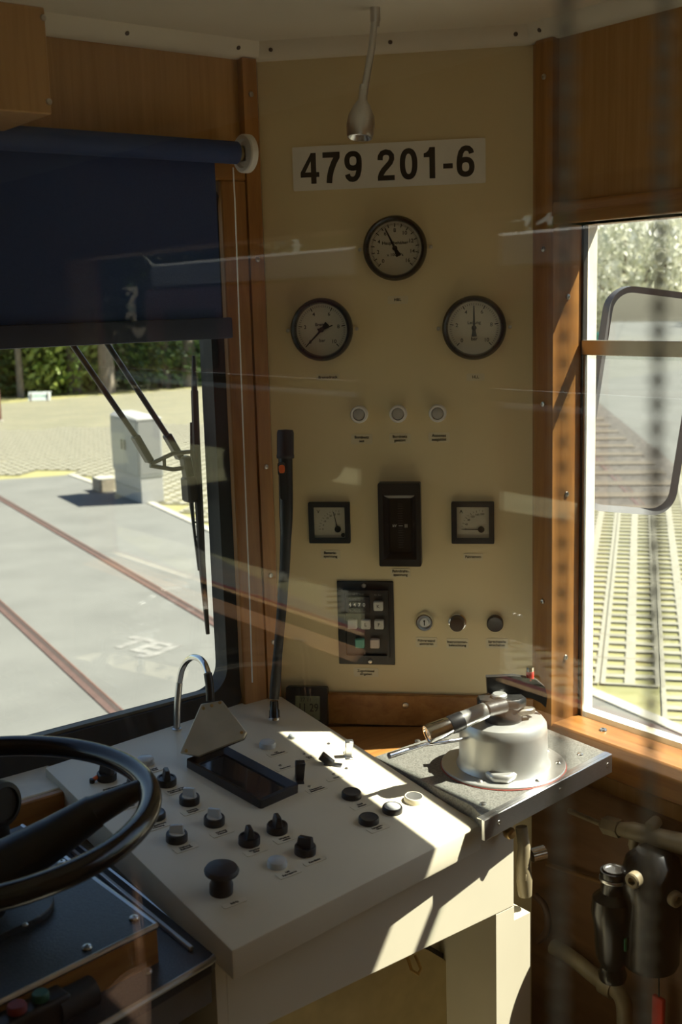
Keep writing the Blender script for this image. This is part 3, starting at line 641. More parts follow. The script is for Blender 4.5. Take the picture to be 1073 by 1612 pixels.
# display
dq = [V((*con(px, py), 0)) for px, py in ((304, 1203), (365, 1180), (457, 1252), (398, 1279))]
dc = sum(dq, V())/4; dx = ((dq[1]-dq[0])+(dq[2]-dq[3])).normalized(); dw = ((dq[1]-dq[0]).length+(dq[2]-dq[3]).length)/2; dh = ((dq[3]-dq[0]).length+(dq[2]-dq[1]).length)/2
DM = Matrix.Translation(dc) @ RZ(math.atan2(dx.y, dx.x))
b = MB(); b.ring(rrect(dw, dh, .004, 3), rrect(dw-.024, dh-.030, .002, 3), 0, .013, DM, zi=.007); ds = b.build('display_frame', black_pl, cs)
b = MB(); b.box((-dw/2+.011, -dh/2+.014, .001), (dw/2-.011, dh/2-.014, .005), 0, DM); b.build('screen', screen_m, ds, smooth=False)
# printed labels on the console (words run along the windscreen)
for px, py, t_, sz in ((180, 1241, 'Scheibenwischer\nIntervall', .0050), (278, 1245, 'Scheinwerfer\nAbblendlicht', .0052), (243, 1212, 'Lüfter\nStufe', .0048), (207, 1268, 'Innenlicht\nSaal', .0048),
        (248, 1301, 'Fahrgastraum\nHeizung', .0052), (303, 1277, 'Heizung\nFahrgast', .0050), (349, 1311, 'Heizung\nFenster', .0050), (292, 1335, 'Heizung\nFußraum', .0050), (402, 1340, 'Wischer\nlinks', .0050),
        (449, 1321, 'Wischer\nrechts', .0050), (495, 1356, 'Fernlicht', .0052), (454, 1375, 'LM\nFahrsperre', .0050), (369, 1422, 'NHz', .0058), (436, 1186, 'LM\nTürschließen', .0050), (449, 1209, 'Rückstellen', .0042),
        (498, 1243, 'Fahrsperre\nüberbrücken', .0050), (487, 1193, 'Türen\nlinks', .0042), (529, 1225, 'Türen', .0042), (568, 1268, 'Sand\nstreuen', .0050), (595, 1304, 'Langsam-\nfahrt', .0050)):
    x, y = con(px, py); label_plate(cs, T(x, y, .0002) @ RZ(rot0), t_, .034, .014 if '\n' in t_ else .009, sz, cream2)

# gooseneck handset lamp / microphone
mb0 = atz(432, 1133, .915); dpm = (mb0-EYE).dot(FW)
def mp(px, py, d): return EYE+ray(px, py)*d
path = [mb0, mp(431, 1100, dpm), mp(433, 1080, dpm), mp(437, 1030, dpm-.005), mp(443, 960, dpm-.015), mp(448, 890, dpm-.025), mp(450, 830, dpm-.03)]
g = thing('gooseneck_microphone', 'tall black gooseneck microphone with orange button standing on the console', 'microphone', T(*mb0)); Mi = T(*(-mb0))
b = MB(); b.lathe([(.010, 0), (.010, .004), (.0088, .006), (.0088, .016), (.0075, .018), (.0075, .026), (.0068, .032)], along(path[0], path[1]), 20); b.build('socket', black_gloss, g, Mi)
b = MB(); b.lathe([(.0102, 0), (.0102, .004), (.009, .005)], along(path[0], path[1]), 20); b.build('collar', chrome, g, Mi)
b = MB(); b.tube(path[1:], [.0082, .0092, .0078, .0082, .0088, .0096], 16); b.build('flexible_neck', black_rub, g, Mi)
p1, p2, p3, p4 = mp(450, 842, dpm-.03), mp(450, 785, dpm-.033), mp(449, 722, dpm-.035), mp(449, 676, dpm-.037)
b = MB(); b.tube([p1, p1.lerp(p2, .5), p2, p3], [.0095, .0112, .0116, .0118], 20); b.build('grip', black_pl, g, Mi)
b = MB(); b.lathe([(.0135, 0), (.0145, .002), (.0145, .006), (.0140, .007), (.0140, (p4-p3).length-.006), (.0125, (p4-p3).length-.001), (0, (p4-p3).length)], along(p3, p4), 24); b.build('head', black_rub, g, Mi)
bt = mp(443, 738, dpm-.035-.0115); tb = V((-.5, -.85, .05)).normalized()
b = MB(); b.prism(rrect(.0125, .022, .004, 3), -.004, .003, frame(bt, (tb.cross(V((0, 0, 1)))*-1), tb)); ho = b.build('button_surround', black_gloss, g, Mi)
b = MB(); b.prism(rrect(.0095, .0135, .0035, 3), .003, .0055, frame(bt, (tb.cross(V((0, 0, 1)))*-1), tb)); b.build('talk_button', orange_pl, ho)
b = MB(); pq = mp(446, 765, dpm-.035-.0105); b.prism(rrect(.012, .044, .002, 2), -.006, .0025, frame(pq, (tb.cross(V((0, 0, 1)))*-1), tb)); b.build('switch_plate', black_pl, g, Mi)

# chrome gooseneck map lamp
l0 = atz(278, 1148, .918); dl = (l0-EYE).dot(FW)
pts = [(278, 1148), (279, 1110), (282, 1075), (286, 1055), (293, 1042), (303, 1035), (314, 1037), (322, 1046), (327, 1060), (330, 1080), (331, 1103)]
path = [mp(px, py, dl-.10*max(0, (px-282))/50) for px, py in pts]
g = thing('map_lamp', 'chrome gooseneck map lamp with flat trapezoid head on the console', 'lamp', T(*l0)); Mi = T(*(-l0))
b = MB(); b.tube([path[0], path[1], path[2]], .0056, 14); b.build('stem', alu, g, Mi)
b = MB(); 
import itertools
def smooth_path(p, n=4):
    out = []
    for i in range(len(p)-1):
        a, b0, c0, d = p[max(i-1, 0)], p[i], p[i+1], p[min(i+2, len(p)-1)]
        for k in range(n):
            t = k/n; out.append(.5*((2*b0)+(c0-a)*t+(2*a-5*b0+4*c0-d)*t*t+(3*b0-a-3*c0+d)*t*t*t))
    return out+[p[-1]]
b.tube(smooth_path(path[2:9]), .0052, 12); b.build('neck', chrome, g, Mi)
b = MB(); b.tube(path[8:], .0068, 14); b.build('neck_sleeve', black_pl, g, Mi)
b = MB(); b.lathe([(.008, 0), (.008, .002), (.0058, .003)], T(*l0), 18); b.build('foot', alu, g, Mi)
# head: flat trapezoid box
d5 = dl-.10
hq = [mp(px, py, d5+dd) for px, py, dd in ((316, 1108, 0), (347, 1100, -.01), (388, 1152, -.03), (384, 1163, -.03), (312, 1191, -.035), (284, 1186, -.025))]
hn = (hq[2]-hq[0]).cross(hq[4]-hq[0]).normalized(); hn = hn if hn.dot(FW) < 0 else -hn
hc = sum(hq, V())/6; HM = frame(hc, RT, hn); HI = HM.inverted(); hp = [((HI @ q).x, (HI @ q).y) for q in hq]
b = MB(); b.prism(hp, -.006, 0, HM, .0012); ho = b.build('head_plate', mat('lamp_plate_beige', (.52, .48, .38), .35, .2), g, Mi)
b = MB(); b.prism([(x*.97, y*.97) for x, y in hp], -.014, -.0062, HM, .001); b.build('head_back', black_pl, ho)
for px, py in ((320, 1115), (333, 1111), (346, 1106), (380, 1153), (293, 1182)):
    b = MB(); q = on(px, py, hn, hc); b.lathe([(.0026, 0), (.0026, .0008), (0, .0012)], frame(q, RT, hn), 10); b.build('screw', brass, ho)

# ------------------------------------------------------------------ cabinet under the console
cab = thing('console_cabinet', 'cream metal cabinet carrying the sloping console', 'cabinet', T(.9, 1.13, 0)); Mi = T(-.9, -1.13, 0)
ya = 1.112
ax = lambda px, py: aty(px, py, ya)
b = MB(); b.box((.655, ya, .704), (1.158, ya+.016, .846), .001); b.build('apron', cream2, cab, Mi)
b = MB(); b.prism([(1.120, .0), (1.193, .0), (1.193, .680), (1.158, .680), (1.158, .703), (1.120, .703)], -ya-.016, -ya, XZ); b.build('stile', cream2, cab, Mi, smooth=False)
b = MB(); b.box((1.177, ya+.0161, 0), (1.193, 1.45, .68)); b.box((1.142, ya+.0161, .681), (1.158, 1.45, .834)); b.build('side_panel', cream2, cab, Mi, smooth=False)
b = MB(); b.box((.64, ya, 0), (.6549, 1.55, .83)); b.build('side_panel', cream2, cab, Mi, smooth=False)
b = MB(); b.box((.655, 1.30, 0), (1.177, 1.31, .835)); b.build('inner_panel', cream2, cab, Mi, smooth=False)
yd = 1.285
dpts = [aty(px, py, yd) for px, py in ((560, 1560), (596, 1540), (674, 1496), (716, 1521), (716, 1640), (560, 1640))]
poly = [(.70, .10), (dpts[3].x, .10), (dpts[3].x, dpts[3].z), (dpts[2].x, dpts[2].z+.0), (dpts[2].x-.03, dpts[2].z+.02), (.70, dpts[2].z+.02)]
b = MB(); cxp = sum(p[0] for p in poly)/6; czp = sum(p[1] for p in poly)/6
b.prism([(cxp+(x-cxp)*1.02+(.004 if x > cxp else -.004), czp+(z-czp)*1.004+(.003 if z > czp else -.003)) for x, z in poly], -yd-.012, -yd-.006, XZ); dr0 = b.build('door_gasket', black_rub, cab, Mi, smooth=False)
b = MB(); b.prism(poly, -yd-.006, -yd, XZ); dr = b.build('door', mat('ochre_door_paint', (.60, .48, .24), .45), cab, Mi, smooth=False)
b = MB(); hq_ = aty(650, 1513, yd-.01); b.tube([hq_+V((-.012, 0, .012)), hq_+V((-.014, -.012, -.004)), hq_+V((-.004, -.016, -.014)), hq_+V((.008, -.010, -.012)), hq_+V((.010, .006, .004))], .0028, 8); b.build('latch', brass, dr)

# ------------------------------------------------------------------ black desk plates left of the console
lz = .840
pl = thing('driver_desk', 'black speckled driver desk top with bright metal edge', 'desk', T(.3, 1.3, 0)); Mi = T(-.3, -1.3, 0)
cq = atz(344, 1500, lz); xr, yf = cq.x, cq.y-.0
e2 = atz(155, 1612, lz)
sl_ = (yf-e2.y)/(xr-e2.x)
def yfront(x): return yf-sl_*(xr-x)
b = MB(); b.prism([(-.60, yfront(-.6)), (xr-.012, yfront(xr-.012)), (xr-.002, yf+.006), (xr-.006, 1.525), (-.60, 1.525)], lz-.020, lz); b.build('desk_top', lam, pl, Mi, smooth=False)
b = MB()
b.tube([(-.60, yfront(-.6)-.002, lz-.003), (xr-.014, yfront(xr-.014)-.002, lz-.003), (xr-.004, yf+.001, lz-.003), (xr-.001, yf+.012, lz-.003), (xr-.005, 1.525, lz-.003)], .0042, 8); b.build('edge_trim', alu, pl, Mi)
b = MB(); b.prism([(-.60, yfront(-.6)+.001), (xr-.012, yf+.001), (xr-.012, yf+.012), (-.60, yfront(-.6)+.012)], lz-.06, lz-.0201); b.build('edge_band', mat('grey_edge_band', (.14, .13, .12), .5), pl, Mi, smooth=False)
b = MB(); b.box((xr-.026, 1.12, lz), (xr-.020, 1.51, lz+.006), .001); b.build('trim_strip', alu, pl, Mi)
b = MB(); b.box((-.56, 1.16, 0), (.60, 1.18, lz-.06)); b.build('front_panel', cream2, pl, Mi, smooth=False)
for px, py in ((232, 1530), (40, 1288)): screw(pl, atz(px, py, lz), (0, 0, 1), .0062)
# raised instrument box carrying the wheel
bz = .890
r1, r2, r3 = atz(246, 1454, bz), atz(100.5, 1346.7, bz), atz(0, 1575, bz)
bx = thing('wheel_pedestal', 'raised black topped wooden box under the hand wheel', 'box', T(.4, 1.25, lz)); Mi = T(-.4, -1.25, -lz)
ex = (r3-r1).normalized(); ey = (r2-r1).normalized()
fl = r1+ex*.62; bl = fl+ey*.36; br = r1+ey*.36
b = MB(); b.prism([(q.x, q.y) for q in (r1, fl, bl, br)], lz+.0005, bz-.006); b.build('box_body', wood_x, bx, Mi, smooth=False)
b = MB(); b.prism([(q.x, q.y) for q in (r1, fl, bl, br)], bz-.0059, bz-.0005); b.build('box_top', lam, bx, Mi, smooth=False)
up = V((0, 0, -.0025)); b = MB(); b.tube([fl+up, r1+up], .0036, 8); b.build('edge_trim', alu, bx, Mi); b = MB(); b.tube([r1+up, br+up], .0036, 8); b.build('edge_trim', alu, bx, Mi)
for px, py in ((211, 1446), (137, 1492), (97, 1358)): screw(bx, atz(px, py, bz), (0, 0, 1), .0062)
# hand wheel
wz = 1.03; wcx, wcy, wR = .402, .0+1.259, .2148
hw = thing('hand_wheel', 'black steering style hand wheel above the desk', 'hand wheel', T(wcx, wcy, bz))
Mw = T(0, 0, wz-bz)
b = MB(); b.tube([(wR*math.cos(t), wR*math.sin(t), wz-bz) for t in [2*math.pi*i/96 for i in range(96)]], .0135, 16, True); b.build('rim', black_gloss, hw)
sp = atz(222, 1240, wz); sa = math.atan2(sp.y-wcy, sp.x-wcx)
for k in range(3):
    a = sa+k*2*math.pi/3; d = V((math.cos(a), math.sin(a), 0)); b = MB()
    b.tube([d*.02+V((0, 0, wz-bz-.080)), d*.10+V((0, 0, wz-bz-.045)), d*.150+V((0, 0, wz-bz-.020)), d*.1501+V((0, 0, wz-bz-.020)), d*.206+V((0, 0, wz-bz-.001))], [.034, .026, .0205, .0190, .0115], 18); b.build('spoke', black_pl, hw)
b = MB(); b.lathe([(.020, 0), (.020, .012), (.040, .018), (.046, .035), (.046, .075), (.035, .088), (0, .090)], None, 28); b.build('hub', black_pl, hw)
fc = atz(-4, 1458, bz); fo = V((fc.x-wcx, fc.y-wcy, 0)); b = MB(); b.prism([(x+fo.x*.0, y+fo.y*.0) for x, y in rrect(.20, .105, .050, 8)], 0, .009, RZ(math.atan2(ex.y, ex.x)), .0015); fb = b.build('base_flange', lam, hw)
sq_ = atz(40, 1456, bz+.009); screw(hw, sq_, (0, 0, 1), .0036)
# switch box with red and green buttons on the front of the pedestal
q1 = r1+ex*.155+V((0, 0, -.03)); fn = ex.cross(V((0, 0, 1))); fn = fn if fn.y < 0 else -fn
M = frame(V((q1.x, q1.y, lz+.022))+fn*.001, -ex, fn)
g = thing('push_button_box', 'black switch box with red and green buttons on the pedestal front', 'switch', M)
b = MB(); b.box((-.10, -.018, 0), (.020, .018, .030), .006, seg=3); b.build('case', black_pl, g)
b = MB(); b.cyl((.005, 0, .018), (.052, 0, .018), .017, 20); b.build('cable_gland', black_rub, g)
b = MB(); b.lathe([(.0095, 0), (.0095, .006), (.008, .008), (0, .008)], T(-.010, .019, .016) @ Matrix.Rotation(math.radians(-90), 4, 'X'), 18); b.build('green_button', mat('dull_green', (.012, .085, .05), .5), g)
b = MB(); b.lathe([(.0105, 0), (.0105, .006), (.009, .008), (0, .008)], T(-.038, .019, .016) @ Matrix.Rotation(math.radians(-90), 4, 'X'), 18); b.build('red_button', mat('dull_red', (.20, .025, .025), .5), g)
# black lever end on the desk at the far edge
hd_ = aty(-3, 1262, 1.40); M = T(hd_.x, hd_.y, bz)
g = thing('control_lever', 'stubby black control lever at the picture edge behind the hand wheel', 'lever', M)
b = MB(); b.lathe([(.022, 0), (.022, .006), (.012, .010), (.011, max(.012, hd_.z-bz-.01))], None, 20); b.build('boot', black_rub, g)
dv = (RT*1.0-V((0, 0, RT.z))).normalized(); b = MB(); b.lathe([(.020, 0), (.030, .006), (.031, .022), (.029, .032), (.023, .034), (.022, .030), (0, .029)], frame(V((0, 0, hd_.z-bz))-dv*.014, V((0, 0, 1)), (dv*.8-FW*.5)), 26); b.build('lever_head', black_pl, g)

# ------------------------------------------------------------------ side counter with the brake valve
cz = .885
ct = thing('side_counter', 'grey speckled counter plate with aluminium front edge', 'counter', T(1.25, 1.2, cz)); Mi = T(-1.25, -1.2, -cz)
pfl, prb = atz(760, 1292, cz), atz(961, 1187, cz); prb.x = min(prb.x, 1.388)
pcn = pw(UR-.03, 0, .014)
b = MB(); b.prism([(pfl.x+.006, pfl.y+.004), (prb.x, prb.y+.004), (1.386, 1.300), (pcn.x, pcn.y), (pcn.x-.015, 1.352), (1.09, 1.352), (pfl.x+.022, 1.12)], cz-.019, cz); b.build('counter_top', lam2, ct, Mi, smooth=False)
exx = (prb-pfl).normalized(); b = MB(); Mx = frame(pfl, exx, V((0, 0, 1))); Lx = (prb-pfl).length
b.box((0, -.003, -.030), (Lx, .003, .0012), .0008, Mx); b.box((0, .003, .0002), (Lx, .011, .0013), 0, Mx); ed = b.build('edge_profile', alu, ct, Mi)
for t in (.10, .56, .96): b = MB(); b.lathe([(.0042, 0), (.0040, .0006), (.0012, .0008), (.0012, .0002), (0, .0002)], Mx @ T(Lx*t, -.003, -.014) @ Matrix.Rotation(math.radians(90), 4, 'X'), 14); b.build('rivet', steel, ed)
for px, py in ((760, 1266), (913, 1188), (872, 1222), (657, 1167)): screw(ct, atz(px, py, cz), (0, 0, 1), .0052)
VC = V((1.219, 1.193, cz)); bv = thing('brake_valve', 'grey cast brake valve with lever handle on the side counter', 'brake valve', T(*VC))
b = MB(); b.lathe([(.0975, 0), (.0975, .0012), (.096, .0018)], seg=56); fl_ = b.build('gasket', mat('red_gasket', (.30, .06, .04), .6), bv)
b = MB(); b.lathe([(.096, .0018), (.096, .004), (.095, .0048), (0, .0048)], seg=56); b.build('base_plate', cast, bv)
for a in (20, 80, 200, 262, 315, 350): b = MB(); b.lathe([(.0048, .0048), (.0048, .006), (.003, .0078), (0, .0082)], T(.084*math.cos(math.radians(a)), .084*math.sin(math.radians(a))), 12); b.build('screw', steel, bv)
b = MB(); b.lathe([(.073, .0048), (.070, .010), (.0685, .018), (.0675, .060), (.0665, .070), (.062, .0765), (.052, .079), (.040, .079), (.038, .076), (0, .076)], seg=56); b.build('body', cast, bv)
# boss at the foot of the body, facing the viewer
vd = V((-VC.x, -VC.y, 0)).normalized(); va = math.atan2(vd.y, vd.x)
M = RZ(va-.05); b = MB(); b.prism([(.055, -.030), (.083, -.012), (.083, .012), (.055, .030)], .0048, .017, M, .003); b.build('boss', cast, bv)
# top casting, fin, lever
b = MB(); b.lathe([(.030, .076), (.030, .084), (.026, .090), (.026, .098), (0, .099)], seg=28); b.build('spindle', mat('dark_cast', (.05, .045, .04), .4, .5), bv)
castb = mat('black_cast', (.030, .029, .027), .38, .3, var=.3, scale=90, bump=.3)
RTh = V((RT.x, RT.y, 0)).normalized(); FWh = V((FW.x, FW.y, 0)).normalized()
Mv = frame((0, 0, 0), RTh, V((0, 0, 1)))       # local x = viewer's right, y = away
b = MB(); b.prism([(-.040, -.015), (-.015, -.026), (.022, -.022), (.036, -.006), (.030, .016), (-.020, .022), (-.040, .010)], .096, .112, Mv, .003); top = b.build('lever_carrier', castb, bv)
b = MB(); b.prism([(-.022, .104), (-.024, .140), (.018, .141), (.052, .134), (.066, .122), (.070, .108), (.068, .088), (.060, .096), (.046, .104), (.020, .108)], .010, .022, Mv @ Matrix(((1, 0, 0, 0), (0, 0, 1, 0), (0, 1, 0, 0), (0, 0, 0, 1)))); b.build('guard_fin', castb, bv)
b = MB(); b.prism([(-.006, -.014), (.012, -.020), (.042, -.010), (.050, -.004), (.046, .004), (.010, .006)], .084, .094, Mv, .002); b.build('catch', mat('worn_cast', (.22, .20, .16), .4, .6, var=.3, scale=60), top)
b = MB(); b.lathe([(.012, .112), (.012, .116), (.010, .118), (0, .118)], Mv @ T(-.006, -.002), 20); b.build('cover_disc', cast, top)
pnq = Mv @ V((.044, .016, .132)); b = MB(); b.cyl(pnq, pnq+V((0, 0, .014)), .0062, 16); o = b.build('red_pin', red_pl, bv); b = MB(); b.cyl(pnq+V((0, 0, .0141)), pnq+V((0, 0, .021)), .0060, 16); b.build('pin_cap', chrome, o)
# lever grip
dv_ = (VC+V((0, 0, .095))-EYE).dot(FW)
g0 = mp(764, 1118, dv_-.045)-VC; g1 = mp(672, 1157, dv_-.075)-VC
b = MB(); La = (g1-g0).length; MG = along(g0, g1)
b.lathe([(.0120, 0), (.0125, La*.1), (.0130, La*.40), (.0130, La*.42)], MG, 24); gr = b.build('grip', mat('satin_metal', (.60, .60, .58), .3, .7), bv)
b = MB(); b.lathe([(.0135, La*.40), (.0140, La*.42), (.0140, La*.60), (.0135, La*.62)], MG, 24); b.build('grip_band', black_pl, gr)
b = MB(); b.lathe([(.0130, La*.62), (.0142, La*.70), (.0150, La*.94), (.0140, La), (.0115, La), (.011, La*.985), (.006, La*.985), (.0055, La*.99), (.0030, La*.99), (.003, La*.96), (0, La*.96)], MG, 24); b.build('grip_end', chrome, gr)
b = MB(); b.tube([g0, V((0, 0, .104))+vd*.02], [.0110, .012], 14); b.build('lever_arm', castb, bv)
# thin release rod under the grip
t0, t1, t2 = mp(734, 1163, dv_-.02), mp(668, 1172, dv_-.05), mp(612, 1190, dv_-.09)
b = MB(); b.tube([t0-VC, t1-VC, t2-VC], [.0028, .0032, .0048], 10); b.build('release_rod', chrome, bv)
# knobs and stub below the counter edge
def aya(px, py, y=1.09): return aty(px, py, y)
q = aya(807, 1313); g = thing('brass_knob', 'small brass knob under the counter edge', 'knob', T(*q)); b = MB(); b.lathe([(.0035, 0), (.0035, .012), (.0085, .014), (.009, .020), (.007, .024), (0, .025)], frame((0, .022, 0), (0, 0, 1), (-.15, -1, .05)), 18); b.build('knob_head', brass, g)
b = MB(); b.cyl((0, .02, .0), (0, .02, .022), .004, 10); b.build('hanger', brass, g)
q = aya(845, 1347, 1.12); g = thing('drain_cock', 'knurled chrome drain cock on a cream pipe below the counter', 'valve', T(*q))
b = MB(); kn = [(.010 + (.0012 if i % 2 else 0)) for i in range(36)]; vs = []
for zz in (0, .022): vs += [(kn[i]*math.cos(2*math.pi*i/36), kn[i]*math.sin(2*math.pi*i/36), zz) for i in range(36)]
b.add([frame((-.012, 0, .004), (0, 0, 1), (1, -.4, .1)) @ V(v) for v in vs], [(i, (i+1) % 36, 36+(i+1) % 36, 36+i) for i in range(36)]+[list(range(36))[::-1], list(range(36, 72))]); b.build('knurled_head', chrome, g)
b = MB(); b.tube([(-.020, .006, -.060), (-.022, .006, -.035), (-.024, .006, -.010), (-.022, .006, .02), (-.022, .012, .05)], [.0105, .0125, .0105, .0095, .009], 14); b.build('pipe_stub', pipe_beige, g)
b = MB(); b.lathe([(.012, 0), (.012, .010), (.0105, .012)], T(-.023, .006, -.030), 6); b.build('union_nut', pipe_beige, g)

# ------------------------------------------------------------------ air equipment below the side window
xp = 1.36
def apx(px, py, x=xp): return atx(px, py, x)
b = MB(); b.box((XS-.012, .16, .05), (XS-.002, 1.30, .80)); tag(b.build('wall_lining', wood_dark, smooth=False), 'brown plywood lining below the side window', kind='structure')
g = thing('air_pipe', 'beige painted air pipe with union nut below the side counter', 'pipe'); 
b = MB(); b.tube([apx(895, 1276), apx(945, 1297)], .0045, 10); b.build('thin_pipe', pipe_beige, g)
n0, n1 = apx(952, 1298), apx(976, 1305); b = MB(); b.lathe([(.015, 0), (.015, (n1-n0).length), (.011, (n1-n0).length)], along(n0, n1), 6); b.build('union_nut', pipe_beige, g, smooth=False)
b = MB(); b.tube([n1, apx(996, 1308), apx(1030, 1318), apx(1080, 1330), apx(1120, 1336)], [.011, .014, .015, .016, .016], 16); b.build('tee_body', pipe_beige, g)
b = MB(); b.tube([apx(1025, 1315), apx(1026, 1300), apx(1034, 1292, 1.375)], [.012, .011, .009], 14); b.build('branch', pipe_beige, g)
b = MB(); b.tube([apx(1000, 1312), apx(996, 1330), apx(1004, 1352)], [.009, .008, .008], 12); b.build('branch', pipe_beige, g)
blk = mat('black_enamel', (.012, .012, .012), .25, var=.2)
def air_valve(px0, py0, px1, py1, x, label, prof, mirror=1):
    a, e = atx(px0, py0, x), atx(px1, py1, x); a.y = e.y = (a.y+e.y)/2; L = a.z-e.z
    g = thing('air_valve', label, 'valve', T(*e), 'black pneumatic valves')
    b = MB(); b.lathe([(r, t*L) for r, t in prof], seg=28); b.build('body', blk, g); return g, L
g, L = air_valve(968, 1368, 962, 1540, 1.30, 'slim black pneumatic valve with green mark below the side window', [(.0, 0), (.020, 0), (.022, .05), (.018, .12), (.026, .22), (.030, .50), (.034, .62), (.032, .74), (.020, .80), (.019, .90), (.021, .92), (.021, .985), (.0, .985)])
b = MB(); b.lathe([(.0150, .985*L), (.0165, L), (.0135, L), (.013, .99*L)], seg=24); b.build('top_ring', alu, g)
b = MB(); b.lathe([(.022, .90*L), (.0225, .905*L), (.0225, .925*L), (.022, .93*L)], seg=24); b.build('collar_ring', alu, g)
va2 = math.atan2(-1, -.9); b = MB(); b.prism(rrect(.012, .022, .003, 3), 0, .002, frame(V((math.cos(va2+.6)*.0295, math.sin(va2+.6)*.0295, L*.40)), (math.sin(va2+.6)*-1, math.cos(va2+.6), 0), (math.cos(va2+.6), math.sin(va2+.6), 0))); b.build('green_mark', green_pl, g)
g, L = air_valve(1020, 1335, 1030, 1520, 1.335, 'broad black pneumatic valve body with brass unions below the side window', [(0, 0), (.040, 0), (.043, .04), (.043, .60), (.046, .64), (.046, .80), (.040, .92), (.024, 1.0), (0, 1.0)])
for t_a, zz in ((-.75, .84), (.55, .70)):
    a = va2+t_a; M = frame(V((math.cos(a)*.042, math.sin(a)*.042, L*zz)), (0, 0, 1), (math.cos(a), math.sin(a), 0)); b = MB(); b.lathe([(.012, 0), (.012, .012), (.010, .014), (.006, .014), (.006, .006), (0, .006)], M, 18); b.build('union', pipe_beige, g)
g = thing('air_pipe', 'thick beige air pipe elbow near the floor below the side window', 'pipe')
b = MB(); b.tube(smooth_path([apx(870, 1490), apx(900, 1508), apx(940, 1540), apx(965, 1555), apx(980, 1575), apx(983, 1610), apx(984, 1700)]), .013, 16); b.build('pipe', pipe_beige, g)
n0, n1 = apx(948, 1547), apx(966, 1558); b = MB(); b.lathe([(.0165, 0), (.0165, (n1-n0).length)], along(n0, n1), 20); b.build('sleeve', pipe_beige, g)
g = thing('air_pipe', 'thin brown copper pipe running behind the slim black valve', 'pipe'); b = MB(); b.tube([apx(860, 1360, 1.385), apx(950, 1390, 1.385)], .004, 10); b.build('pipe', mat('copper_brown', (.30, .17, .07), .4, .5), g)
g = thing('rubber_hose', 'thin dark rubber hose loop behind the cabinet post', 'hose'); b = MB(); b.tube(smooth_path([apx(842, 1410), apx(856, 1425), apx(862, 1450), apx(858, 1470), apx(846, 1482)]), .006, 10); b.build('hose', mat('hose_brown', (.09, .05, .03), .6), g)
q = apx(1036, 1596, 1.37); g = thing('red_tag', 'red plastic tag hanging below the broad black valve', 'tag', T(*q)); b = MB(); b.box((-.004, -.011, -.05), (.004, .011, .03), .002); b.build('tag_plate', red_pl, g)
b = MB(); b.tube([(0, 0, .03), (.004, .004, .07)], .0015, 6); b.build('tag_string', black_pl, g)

# ------------------------------------------------------------------ bead chain hanging at the partition
def bead_chain(xa, label):
    g = thing('bead_chain', label, 'chain', T(xa[0], YP+.028, 1.93), 'blind bead chain strands'); b0 = None; z = 0; i = 0
    n = 150
    for i in range(n):
        t = i/n; x = xa[1]*(t*t*.0)+xa[1]*t
        if b0 is None:
            q = MB(); q.lathe([(0, -.0022), (.0015, -.0017), (.0022, 0), (.0015, .0017), (0, .0022)], None, 8); b0 = q.build('bead', mat('grey_bead', (.20, .19, .17), .4), g); o = b0
        else: o = bpy.data.objects.new('bead', b0.data); C.objects.link(o); o.parent = g
        o.location = (x, 0, -.006*i-.003)
    q = MB(); q.tube([(0, 0, 0), (xa[1], 0, -.9)], .0007, 6); q.build('cord', mat('chain_cord', (.10, .09, .08), .6), g)
    q = MB(); q.box((-.006, -.009, 0), (.006, .006, .012), .001); q.build('hook', white_pl, g)
c1 = aty(890, 300, YP+.028); c2 = aty(878, 1500, YP+.028); c3 = aty(1038, 300, YP+.028); c4 = aty(1020, 1500, YP+.028)
bead_chain((c1.x, c2.x-c1.x), 'blurred grey bead chain strand nearer the instrument panel'); bead_chain((c3.x, c4.x-c3.x), 'blurred grey bead chain strand in front of the mirror')

# ================================================================== SALOON BEHIND THE PARTITION (seen only mirrored in its glass)
def mir(px, py, t):
    q = EYE+ray(px, py)*t; q.y = 2*YP-q.y; return q
q = mir(400, 1560, 1.75); seat_f = mat('ribbed_brown_fabric', (.30, .17, .11), .8, var=.25, scale=60, stretch=(1, 1, 12))
g = thing('saloon_seat', 'brown ribbed saloon seat mirrored in the partition glass', 'seat', T(q.x, q.y-.1, 0))
b = MB(); b.box((-.24, -.22, .38), (.24, .24, .48), .02, seg=2); b.build('seat_cushion', seat_f, g)
b = MB(); b.prism(rrect(.46, .62, .15, 8, 0, .62), 0, .07, frame((0, .20, .05), (1, 0, 0), (0, -1, .12)), .01); b.build('backrest', seat_f, g)
for sx in (-.2, .2):
    for sy in (-.18, .2): b = MB(); b.cyl((sx, sy, 0), (sx, sy, .38), .014, 10); b.build('leg', chrome, g)
a, e = mir(190, 1097, 1.95), mir(425, 1033, 1.60)
g = thing('grab_rail', 'bright metal grab rail mirrored in the partition glass', 'handrail')
b = MB(); b.tube(smooth_path([V((a.x, a.y, 0)), V((a.x, a.y, a.z-.08)), a, e, V((e.x+.02, e.y+.04, e.z-.1)), V((e.x+.02, e.y+.04, 0))], 6), .014, 14); b.build('rail', chrome, g)
q = mir(858, 893, 2.38)
g = thing('window_latch', 'chrome ring pull latch on the saloon window post', 'latch', T(XS-.014, -1.02, q.z))
b = MB(); b.box((-.004, -.02, -.03), (0, .02, .03), .001); b.build('plate', chrome, g)
b = MB(); b.lathe([(.010, 0), (.012, .012), (.008, .02), (0, .022)], frame((-.004, 0, .012), (0, 0, 1), (-1, 0, 0)), 18); b.build('boss', chrome, g)
b = MB(); b.tube([V((-.022, .022*math.cos(t), -.008+.028*math.sin(t))) for t in [2*math.pi*i/28 for i in range(28)]], .0022, 8, True); b.build('ring', chrome, g)

